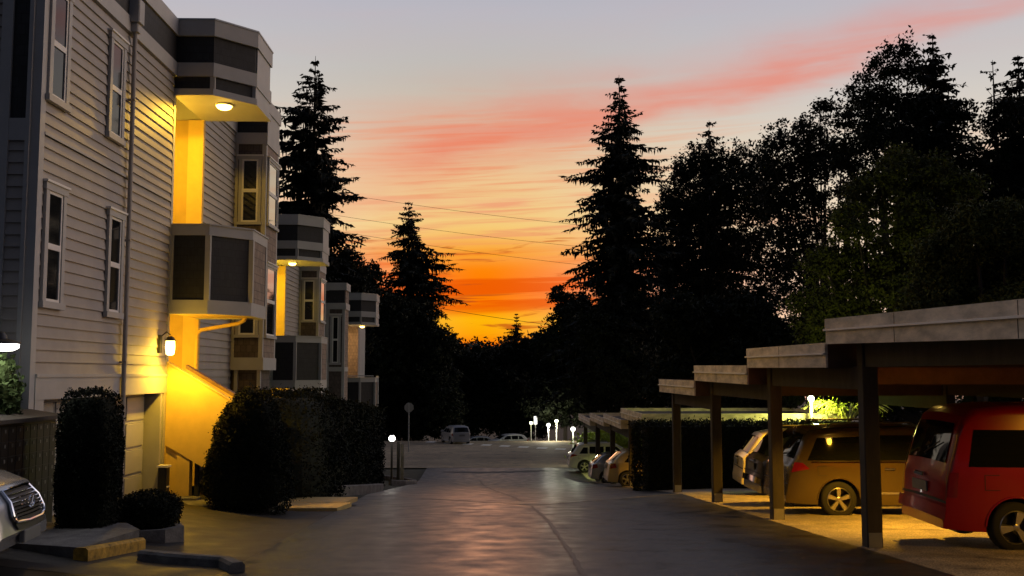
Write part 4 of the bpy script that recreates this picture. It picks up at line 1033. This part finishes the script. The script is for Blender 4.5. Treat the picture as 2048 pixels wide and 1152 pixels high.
# arching lit branches by the garden lamp, seen under the carport roof
root = thing('shrub', (11.75, 33.0, gz(11.75, 33.0)), 'arching shrub with glowing yellow branches seen under the carport', 'shrub')
mb = MB(); P = []
for k in range(46):
    a = rnd.uniform(0, 6.28); l_ = rnd.uniform(.8, 1.5); x, y, z = 11.75, 33.0, -1.62
    pts = [(x, y, z-2.2)] if k < 3 else [(x, y, z)]
    for t in (.3, .6, .85, 1.0): pts.append((x+math.cos(a)*l_*t, y+math.sin(a)*.5*l_*t, z+.9*l_*t*(1.25-t)*1.4+rnd.uniform(-.06, .06)))
    mb.tube(pts, [.03, .024, .018, .014, .008], 5, cap=False)
    for q in range(26): t = rnd.uniform(.4, 1); P.append([x+math.cos(a)*l_*t+rnd.gauss(0, .07), y+math.sin(a)*.5*l_*t+rnd.gauss(0, .07), z+.9*l_*t*(1.25-t)*1.4+rnd.gauss(0, .07)])
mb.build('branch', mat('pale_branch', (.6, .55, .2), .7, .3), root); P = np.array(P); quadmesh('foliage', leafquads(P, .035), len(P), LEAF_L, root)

# ------------------------------------------------------------------ small things on the left
# mailbox wall, facing the drive
root = thing('mailbox_bank', (-6.3, 13.2, gz(-6.3, 13.2)), 'dark wall of small mailboxes with pale sloping cap', 'mailbox')
mb = MB(); mb.box(-6.55, -6.22, 11.2, 14.5, gz(-6.3, 13)-.3, -.62); mb.build('cabinet', mat('mailbox_brown', (.009, .008, .007), .5, .2), root)
mb = MB(); mb.add([(-6.62, 11.1, -.5), (-6.12, 11.1, -.58), (-6.12, 14.58, -.58), (-6.62, 14.58, -.5), (-6.62, 11.1, -.56), (-6.12, 11.1, -.63), (-6.12, 14.58, -.63), (-6.62, 14.58, -.56)], [(0, 1, 2, 3), (7, 6, 5, 4), (0, 4, 5, 1), (1, 5, 6, 2), (2, 6, 7, 3), (3, 7, 4, 0)])
mb.build('cap', WOOD, root)
dm = mat('mailbox_door', (.009, .0085, .008), .5, .15); doors = 0
for i in range(16):
    for j in range(6):
        y = 11.3+i*.2; z = -.86-j*.19
        mb = MB(); mb.bev(y+.005, y+.194, 0, .012, z, z+.182, .004, 0, Matrix(((0, 1, 0, -6.219), (1, 0, 0, 0), (0, 0, 1, 0), (0, 0, 0, 1))))
        d = mb.build('mailbox_door', dm, root)
        mb = MB(); mb.box(-6.206, -6.200, y+.075, y+.115, z+.105, z+.15); mb.build('name_card', mat('dull_card', (.13, .13, .12), .6, .5, 9), d)
        doors += 1
# lamp over the mailboxes
root = thing('lamp_post', (-6.72, 13.25, gz(-6.7, 13.2)), 'white oval lamp on a dark post by the mailbox wall', 'lamp')
mb = MB(); mb.tube([(-6.72, 13.25, -2.4), (-6.72, 13.25, .42), (-6.68, 13.25, .52)], .04, 10); mb.build('pole', BLACK, root)
mb = MB(); mb.lathe([(.001, .2), (.06, .18), (.1, .1), (.24, .06), (.25, .03)], (-6.45, 13.25, .36)); mb.tube([(-6.70, 13.25, .50), (-6.5, 13.25, .52)], .03, 8); mb.build('shade', BLACK, root, smooth=True)
mb = MB(); mb.lathe([(.235, .03), (.23, -.02), (.16, -.055), (.001, -.06)], (-6.45, 13.25, .36)); mb.build('lamp_glass', WHITEL, root, smooth=True)
point('mailbox_lamp_light', (-6.45, 13.25, .16), (1, .95, .8), 1.6, .08, root)
# kerbs: the raised island with a yellow nose, and a grey kerb
def kerb(name, label, pts, w, h, m, cat='kerb'):
    pts = [Vector((x, y)) for x, y in pts]; mb = MB(); n = len(pts); base = len(mb.v)
    for i, p in enumerate(pts):
        t = (pts[min(i+1, n-1)]-pts[max(i-1, 0)]).normalized(); nn = Vector((-t.y, t.x))
        for off, hh in ((-w/2, -.15), (-w/2, h-.03), (-w/2+.03, h), (w/2-.03, h), (w/2, h-.03), (w/2, -.15)):
            q = p+nn*off; mb.v.append((q.x, q.y, gz(p.x, p.y)+hh))
    for i in range(n-1):
        for k in range(5): a = i*6+k; mb.f.append((a, a+1, a+7, a+6)); mb.m.append(0)
    mb.f += [tuple(range(5, -1, -1)), tuple(range((n-1)*6, n*6))]; mb.m += [0, 0]
    o = mb.build(name, m); return tag(o, label, cat, 'kerbs by the parking apron')
kerb('kerb', 'yellow painted kerb nose in the left foreground', [at(278, 1086, 13.3).xy, at(222, 1112, 12.6).xy, at(160, 1142, 11.9).xy], .18, .14, YPAINT)
kerb('kerb', 'grey concrete kerb right of the yellow kerb', [at(284, 1120, 12.45).xy, at(380, 1128, 12.2).xy, at(450, 1140, 11.95).xy, at(474, 1160, 11.4).xy], .17, .11, CONC)
root = thing('concrete_island', (-5.6, 12.6, gz(-5.6, 12.6)), 'flat concrete island behind the yellow kerb, beneath the columnar shrub', 'island')
mb = MB(); a = [at(278, 1086, 13.32).xy, at(160, 1142, 11.95).xy, Vector((-5.9, 12.35)), Vector((-6.15, 14.0)), Vector((-4.95, 13.9))]
zt = gz(-5.4, 12.8)+.12; mb.prism([(p.x, p.y) for p in a][::-1], zt-.5, zt); mb.build('slab', CONC, root)
root = thing('planter_bed', (-4.86, 14.5, gz(-4.86, 14.5)), 'low concrete edging round the small shrub bed', 'planter')
mb = MB(); z = gz(-4.86, 14.5)
oc = [(-4.86+.52*math.cos(t), 14.45+.5*math.sin(t)) for t in np.linspace(0, 2*math.pi, 9)]; ic = [(-4.86+.4*math.cos(t), 14.45+.38*math.sin(t)) for t in np.linspace(0, 2*math.pi, 9)]
mb.ring(oc, ic, z-.2, z+.16); mb.build('edging', CONC, root)
mb = MB(); mb.prism(ic[:-1], z-.2, z+.1); mb.build('bed_soil', SOIL, root)
# paved step at the stair foot, planks, low retaining edge
root = thing('landing_slab', (-5.6, 20.4, -2.5), 'lit concrete landing step at the foot of the yellow-lit stair', 'step')
mb = MB(); mb.bev(-6.64, -4.3, 19.75, 20.55, -2.75, -2.52, .02); mb.bev(-6.64, -5.9, 20.4, 20.7, -2.6, -2.47, .01); mb.build('slab', CONC, root)
root = thing('timber_platform', (-3.9, 21.2, gz(-3.9, 21.2)), 'pale timber platform of two boards at the edge of the drive', 'platform')
a, b2 = at(552, 1012, 20.9), at(684, 1013, 20.9); z = -2.72
mb = MB()
for k in range(2):
    y0 = 20.75+k*.95
    mb.add([(-4.55+k*.05, y0, z-.09), (-3.15+k*.02, y0, z-.09), (-2.98, y0+.9, z-.09), (-4.5, y0+.9, z-.09), (-4.55+k*.05, y0, z), (-3.15+k*.02, y0, z), (-2.98, y0+.9, z), (-4.5, y0+.9, z)], [(3, 2, 1, 0), (4, 5, 6, 7), (0, 1, 5, 4), (1, 2, 6, 5), (2, 3, 7, 6), (3, 0, 4, 7)])
mb.build('board', mat('lamplit_board', (.60, .43, .17), .7, .15, 3), root)  # pale boards, yellow lamplight put into their colour
mb = MB(); mb.box(-4.4, -4.3, 20.85, 22.5, z-.5, z-.092); mb.box(-3.4, -3.3, 20.85, 22.5, z-.5, z-.092); mb.build('bearer', DWOOD, root)
kerb('kerb', 'dark low kerb below the long hedge, left of the drive', [(-4.6, 24.6), (-4.1, 26.5), (-3.55, 29.0), (-3.4, 31)], .2, .22, CONC)
kerb('kerb', 'curved kerb end round the hedge corner by the bollard lamp', [(-4.3, 43.0), (-3.75, 43.6), (-3.55, 45.2), (-3.6, 47.5), (-4.2, 50), (-5.6, 52)], .2, .18, CONC)
root = thing('utility_box', (-6.5, 20.35, -2.4), 'narrow dark box with white edge beside the garage door', 'box')
mb = MB(); mb.bev(-6.62, -6.45, 20.2, 20.42, -2.5, -1.85, .015); mb.build('case', BLACK, root)
mb = MB(); mb.box(-6.64, -6.43, 20.18, 20.44, -1.85, -1.81); mb.box(-6.449, -6.44, 20.22, 20.4, -2.25, -2.22); mb.build('rim', TRIMW, root)

# ------------------------------------------------------------------ far end: signs, lamps, wires
root = thing('stop_sign', (at(818, 870, 76).x, 76, gz(-6, 76)), 'back of a grey octagonal road sign on its post', 'sign')
c = at(818, 815, 76)
mb = MB(); oc = [(c.x+.37*math.cos(rad(22.5+45*k)), c.z+.37*math.sin(rad(22.5+45*k))) for k in range(8)]
mb.add([(x, 76.0, z) for x, z in oc]+[(x, 76.01, z) for x, z in oc], [tuple(range(8)), tuple(range(15, 7, -1))]+[(i, i+8, (i+1) % 8+8, (i+1) % 8) for i in range(8)]); mb.build('plate', METAL, root)
mb = MB(); mb.box(c.x-.045, c.x+.045, 75.9, 75.99, gz(c.x, 76)-.2, c.z+.36); mb.build('post', mat('pale_post', (.5, .5, .48), .6, .2), root)
def garden_lamp(label, px, py, Y, hpost, power, m, col, r=.14, x=None, lampname='lamp_post'):
    c = at(px, py, Y); zg = gz(c.x, Y)
    zg = max(zg, c.z-hpost) if hpost else zg
    root = thing(lampname, (c.x, Y, zg), label, 'lamp', 'small lamps at the end of the drive')
    k = MB(); k.tube([(c.x, Y, gz(c.x, Y)-.2), (c.x, Y, c.z-r)], .05, 8); k.lathe([(.06, 0), (.09, .03), (.09, .06)], (c.x, Y, c.z-r-.02), n=12); k.build('pole', BLACK if px < 1000 else TRIMW, root)
    g = MB(); g.lathe([(r*math.sin(t), -r*math.cos(t)) for t in np.linspace(.3, math.pi-.35, 9)], (c.x, Y, c.z), n=16); g.build('lamp_glass', m, root, smooth=True)
    h = MB(); h.lathe([(r*.6, r*.86), (r*.75, r*.92), (.03, r*1.3), (.001, r*1.35)], (c.x, Y, c.z), n=12); h.build('finial', BLACK, root, smooth=True)
    point('garden_lamp_light', (c.x, Y-.45, c.z-.1), col, power, .1, root)
garden_lamp('bright white bollard lamp at the end of the long hedge', 784, 877, 44.5, 0, 9, WHITEL, (1, .95, .8), .14)
garden_lamp('tallest white lamp on a pale post, middle of the far lamps', 1097, 850, 92, 0, 300, WHITEL, (1, .95, .75), .16)
garden_lamp('smaller white lamp just right of the tall pale lamp', 1113, 842, 92.3, 0, 90, LIME, (1, 1, .6), .15)
garden_lamp('white lamp above the pale van by the far carport', 1146, 858, 62, 0, 45, WHITEL, (.95, 1, .7), .13)
garden_lamp('dim greenish lamp left of the small lit sign', 1062, 846, 95, 0, 8, LIME, (.9, 1, .4), .14)
garden_lamp('lime-white lamp beside the glowing arching shrub', 1622, 797, 32.7, 0, 320, LIME, (.95, 1, .2), .1)
root = thing('sign_post', (at(1071, 840, 94).x, 94, gz(4, 94)), 'small white lit sign on a thin post', 'sign')
c = at(1071, 840, 94)
mb = MB(); mb.bev(c.x-.16, c.x+.16, 93.97, 94.0, c.z-.4, c.z+.35, .005); mb.build('panel', emit('lit_sign_face', (1, 1, .95), .9), root)
mb = MB(); mb.tube([(c.x, 94.03, gz(c.x, 94)-.2), (c.x, 94.03, c.z+.4)], .035, 8); mb.build('post', METAL, root)
# small bollard post with sign panel by the bollard lamp
root = thing('bollard_sign_post', (at(797, 900, 46).x, 46, gz(-4.3, 46)), 'short dark post with pale side panel right of bollard lamp', 'post')
c = at(797, 897, 46); mb = MB(); mb.bev(c.x-.07, c.x+.07, 45.95, 46.1, gz(c.x, 46)-.2, c.z+.3, .02); mb.build('post', BLACK, root)
mb = MB(); mb.bev(c.x+.1, c.x+.25, 45.98, 46.05, gz(c.x, 46)-.2, c.z+.2, .01); mb.build('panel', CONC, root)
# wires
for k, (a, b2, lab) in enumerate(((( 640, 381), (1200, 454), 'highest of the overhead wires crossing the sunset'), ((650, 427), (1200, 497), 'second highest overhead wire crossing the sunset'), ((650, 458), (1220, 536), 'third overhead wire, above the orange cloud bars'), ((860, 613), (1120, 652), 'lowest overhead wire, close above the sunset glow'))):
    Y = 122 if k < 3 else 135; p, q = at(*a, Y), at(*b2, Y); mb = MB()
    mb.tube([p+(q-p)*t-Vector((0, 0, 1.2*t*(1-t)*(1 if k < 3 else .5))) for t in np.linspace(0, 1, 24)], .02 if k < 3 else .032, 5)
    o = mb.build('power_line', BLACK); tag(o, lab, 'wire', 'overhead wires across the sunset')

# ------------------------------------------------------------------ sky
w = bpy.data.worlds.new('World'); bpy.context.scene.world = w; w.use_nodes = True
nt = w.node_tree; N, Lk = nt.nodes, nt.links
bg = N['Background']
def srgb(*c): return tuple(((v/255)/12.92 if v/255 < .04045 else ((v/255+.055)/1.055)**2.4) for v in c)
def mth(op, a, b=None, c=None):
    k = N.new('ShaderNodeMath'); k.operation = op
    for i, v in enumerate((a, b, c)):
        if v is None: continue
        if isinstance(v, (int, float)): k.inputs[i].default_value = v
        else: Lk.new(v, k.inputs[i])
    return k.outputs[0]
def ramp(fac, stops):
    k = N.new('ShaderNodeValToRGB'); e = k.color_ramp.elements
    while len(e) < len(stops): e.new(.5)
    for i, (p, col) in enumerate(stops): e[i].position = p; e[i].color = (*col, 1)
    Lk.new(fac, k.inputs[0]); return k.outputs[0]
def mix(f, a, b, mode='MIX'):
    k = N.new('ShaderNodeMix'); k.data_type = 'RGBA'; k.blend_type = mode; k.clamp_factor = False
    if isinstance(f, (int, float)): k.inputs[0].default_value = f
    else: Lk.new(f, k.inputs[0])
    for i, v in ((6, a), (7, b)):
        if isinstance(v, tuple): k.inputs[i].default_value = (*v, 1)
        else: Lk.new(v, k.inputs[i])
    return k.outputs[2]
tc = N.new('ShaderNodeTexCoord'); sp = N.new('ShaderNodeSeparateXYZ'); Lk.new(tc.outputs['Generated'], sp.inputs[0])
x, y, z = sp.outputs
hyp = mth('SQRT', mth('ADD', mth('MULTIPLY', x, x), mth('MULTIPLY', y, y)))
v = mth('DIVIDE', z, mth('MAXIMUM', hyp, .02)); v = mth('MINIMUM', mth('MAXIMUM', v, 0), 3.0)
az = mth('ARCTAN2', x, y)
v4 = mth('MULTIPLY', v, 1.0)
fv = mth('DIVIDE', v, mth('ADD', v, .35))             # 0..1 elevation measure, fine near the horizon
def q(t): return t/(t+.35)
sun_r = ramp(fv, [(0, srgb(190, 40, 8)), (q(.025), srgb(255, 92, 4)), (q(.04), srgb(255, 165, 6)), (q(.054), srgb(255, 182, 10)), (q(.068), srgb(255, 138, 0)), (q(.085), srgb(255, 118, 0)), (q(.104), srgb(255, 134, 8)),
    (q(.122), srgb(252, 166, 46)), (q(.15), srgb(246, 204, 122)), (q(.2), srgb(238, 200, 148)), (q(.25), srgb(214, 196, 170)), (q(.3), srgb(194, 190, 180)), (q(.37), srgb(186, 184, 192)), (q(.55), srgb(150, 157, 180)), (q(1.2), srgb(98, 105, 130)), (q(3), srgb(74, 80, 102))])
side_r = ramp(fv, [(0, srgb(246, 190, 160)), (q(.06), srgb(250, 212, 184)), (q(.14), srgb(246, 226, 198)), (q(.22), srgb(226, 214, 196)), (q(.28), srgb(205, 200, 196)), (q(.37), srgb(187, 185, 194)), (q(.55), srgb(152, 158, 180)), (q(1.2), srgb(98, 105, 130)), (q(3), srgb(74, 80, 102))])
back_r = ramp(fv, [(0, srgb(50, 51, 56)), (q(.2), srgb(60, 62, 70)), (q(.6), srgb(66, 70, 84)), (q(3), srgb(70, 76, 96))])
gs = mth('POWER', 2.718, mth('MULTIPLY', mth('POWER', mth('DIVIDE', mth('ABSOLUTE', mth('ADD', az, .01)), .21), 2.0), -1.0))
sky = mix(gs, side_r, sun_r)
# wisps: noise stretched along the horizon
cv = N.new('ShaderNodeCombineXYZ'); Lk.new(mth('ADD', az, mth('MULTIPLY', v, .6)), cv.inputs[0]); Lk.new(mth('SUBTRACT', v, mth('MULTIPLY', az, .05)), cv.inputs[1])
def cloud(sx, sy, detail, lo, hi, dist=0.4, off=0.0, rot=None):
    mp = N.new('ShaderNodeMapping'); mp.inputs['Scale'].default_value = (sx, sy, 1); mp.inputs['Location'].default_value = (off, off*1.7, 0)
    Lk.new(cv.outputs[0], mp.inputs[0]); k = N.new('ShaderNodeTexNoise'); k.inputs['Scale'].default_value = 1; k.inputs['Detail'].default_value = detail; k.inputs['Roughness'].default_value = .55
    k.inputs['Distortion'].default_value = dist
    Lk.new(mp.outputs[0], k.inputs['Vector']); r = N.new('ShaderNodeMapRange'); r.interpolation_type = 'SMOOTHSTEP'
    r.inputs[1].default_value = lo; r.inputs[2].default_value = hi; Lk.new(k.outputs['Fac'], r.inputs[0]); return r.outputs[0]
def window_v(a, b, c, d):
    r = N.new('ShaderNodeMapRange'); r.interpolation_type = 'SMOOTHSTEP'; r.inputs[1].default_value = a; r.inputs[2].default_value = b; Lk.new(v, r.inputs[0])
    s = N.new('ShaderNodeMapRange'); s.interpolation_type = 'SMOOTHSTEP'; s.inputs[1].default_value = c; s.inputs[2].default_value = d; s.inputs[3].default_value = 1; s.inputs[4].default_value = 0; Lk.new(v, s.inputs[0])
    return mth('MULTIPLY', r.outputs[0], s.outputs[0])
front = N.new('ShaderNodeMapRange'); front.inputs[1].default_value = 1.5; front.inputs[2].default_value = .8; Lk.new(mth('ABSOLUTE', az), front.inputs[0]); front = front.outputs[0]
# orange bars low over the sun
bars = mth('MULTIPLY', mth('MULTIPLY', cloud(4, 85, 5, .41, .57, .5, 3.1), window_v(.05, .07, .105, .14)), mth('MULTIPLY', gs, .8))
sky = mix(bars, sky, srgb(236, 86, 2))
bars2 = mth('MULTIPLY', mth('MULTIPLY', cloud(8, 100, 5, .57, .66, .8, 8.3), window_v(.02, .03, .13, .15)), mth('MULTIPLY', gs, .85))
sky = mix(bars2, sky, srgb(196, 84, 22))
fine = mth('MULTIPLY', mth('MULTIPLY', cloud(7, 170, 5, .42, .7, .5, 1.7), window_v(.11, .15, .24, .28)), .75)
sky = mix(mth('MULTIPLY', fine, gs), sky, srgb(238, 152, 108))
# the long pink streak climbing to the right
nl = cloud(3.5, 9, 5, 0, 1, .3, 5.0)
u = mth('TANGENT', mth('MINIMUM', mth('MAXIMUM', az, -1.2), 1.2))
line = mth('ADD', mth('ADD', .236, mth('MULTIPLY', u, .19)), mth('MULTIPLY', mth('SUBTRACT', nl, .5), .05))
dist = mth('SUBTRACT', v, line)
widl = mth('ADD', .014, mth('MULTIPLY', mth('MAXIMUM', mth('SUBTRACT', .16, u), 0), .075))
wid = mth('ADD', widl, mth('MULTIPLY', mth('GREATER_THAN', dist, 0), .02))
band = mth('POWER', 2.718, mth('MULTIPLY', mth('POWER', mth('DIVIDE', mth('ABSOLUTE', dist), wid), 2.0), -1.0))
rip = cloud(6, 60, 5, .2, .62, .5, 9.0)
band = mth('MULTIPLY', mth('MULTIPLY', band, mth('ADD', .42, mth('MULTIPLY', rip, .58))), mth('MULTIPLY', front, .72))
lft = N.new('ShaderNodeMapRange'); lft.inputs[1].default_value = -.20; lft.inputs[2].default_value = -.05; Lk.new(u, lft.inputs[0])
rgt = N.new('ShaderNodeMapRange'); rgt.inputs[1].default_value = .3; rgt.inputs[2].default_value = .58; rgt.inputs[3].default_value = 1; rgt.inputs[4].default_value = .45; Lk.new(u, rgt.inputs[0])
band = mth('MULTIPLY', mth('MULTIPLY', band, lft.outputs[0]), rgt.outputs[0])
sky = mix(band, sky, srgb(237, 124, 98))
# fainter second pink streak lower right, and soft mauve veil at the top left
veil = mth('MULTIPLY', mth('MULTIPLY', cloud(2.5, 14, 5, .42, .72, .4, 12.0), window_v(.25, .32, .5, .7)), .13)
sky = mix(mth('MULTIPLY', veil, front), sky, srgb(214, 170, 165))
low2 = mth('MULTIPLY', mth('MULTIPLY', cloud(4, 40, 5, .48, .68, .4, 15.0), window_v(.1, .15, .2, .25)), .5)
sky = mix(mth('MULTIPLY', low2, front), sky, srgb(242, 168, 130))
bk = N.new('ShaderNodeMapRange'); bk.interpolation_type = 'SMOOTHSTEP'; bk.inputs[1].default_value = 1.3; bk.inputs[2].default_value = 1.74; Lk.new(mth('ABSOLUTE', az), bk.inputs[0])
rb = N.new('ShaderNodeMapRange'); rb.interpolation_type = 'SMOOTHSTEP'; rb.inputs[1].default_value = .58; rb.inputs[2].default_value = 1.0; rb.inputs[3].default_value = 0; rb.inputs[4].default_value = 2.6; Lk.new(az, rb.inputs[0])
sky = mix(rb.outputs[0], sky, mix(1.0, sky, (1.0, .84, .68), 'MULTIPLY'), 'ADD')
lb = N.new('ShaderNodeMapRange'); lb.interpolation_type = 'SMOOTHSTEP'; lb.inputs[1].default_value = -1.0; lb.inputs[2].default_value = -.58; lb.inputs[3].default_value = .68; lb.inputs[4].default_value = 1; Lk.new(az, lb.inputs[0])
cl_ = N.new('ShaderNodeCombineColor'); [Lk.new(lb.outputs[0], i) for i in cl_.inputs]
sky = mix(1.0, sky, cl_.outputs[0], 'MULTIPLY')
sky = mix(bk.outputs[0], sky, back_r)
Lk.new(sky, bg.inputs['Color']); bg.inputs['Strength'].default_value = 1.0

sun = bpy.data.lights.new('sun', 'SUN'); sun.energy = .12; sun.angle = rad(9); sun.color = (1, .45, .25)
so = bpy.data.objects.new('sun', sun); C.objects.link(so)
so.rotation_euler = Vector((.03, -1, -.045)).to_track_quat('-Z', 'Y').to_euler()

# ------------------------------------------------------------------ camera and output
cam = bpy.data.cameras.new('camera'); co = bpy.data.objects.new('camera', cam); C.objects.link(co)
cam.sensor_width = 36; cam.lens = 36*FPX/2048; cam.clip_end = 4000; cam.clip_start = .05
Mx = Matrix((CR, CU, -CF)).transposed().to_4x4(); co.matrix_world = Mx
S = bpy.context.scene; S.camera = co
S.view_settings.view_transform = 'Standard'; S.view_settings.look = 'None'; S.view_settings.exposure = 0; S.view_settings.gamma = 1
S.cycles.use_denoising = True; S.cycles.sample_clamp_indirect = 4
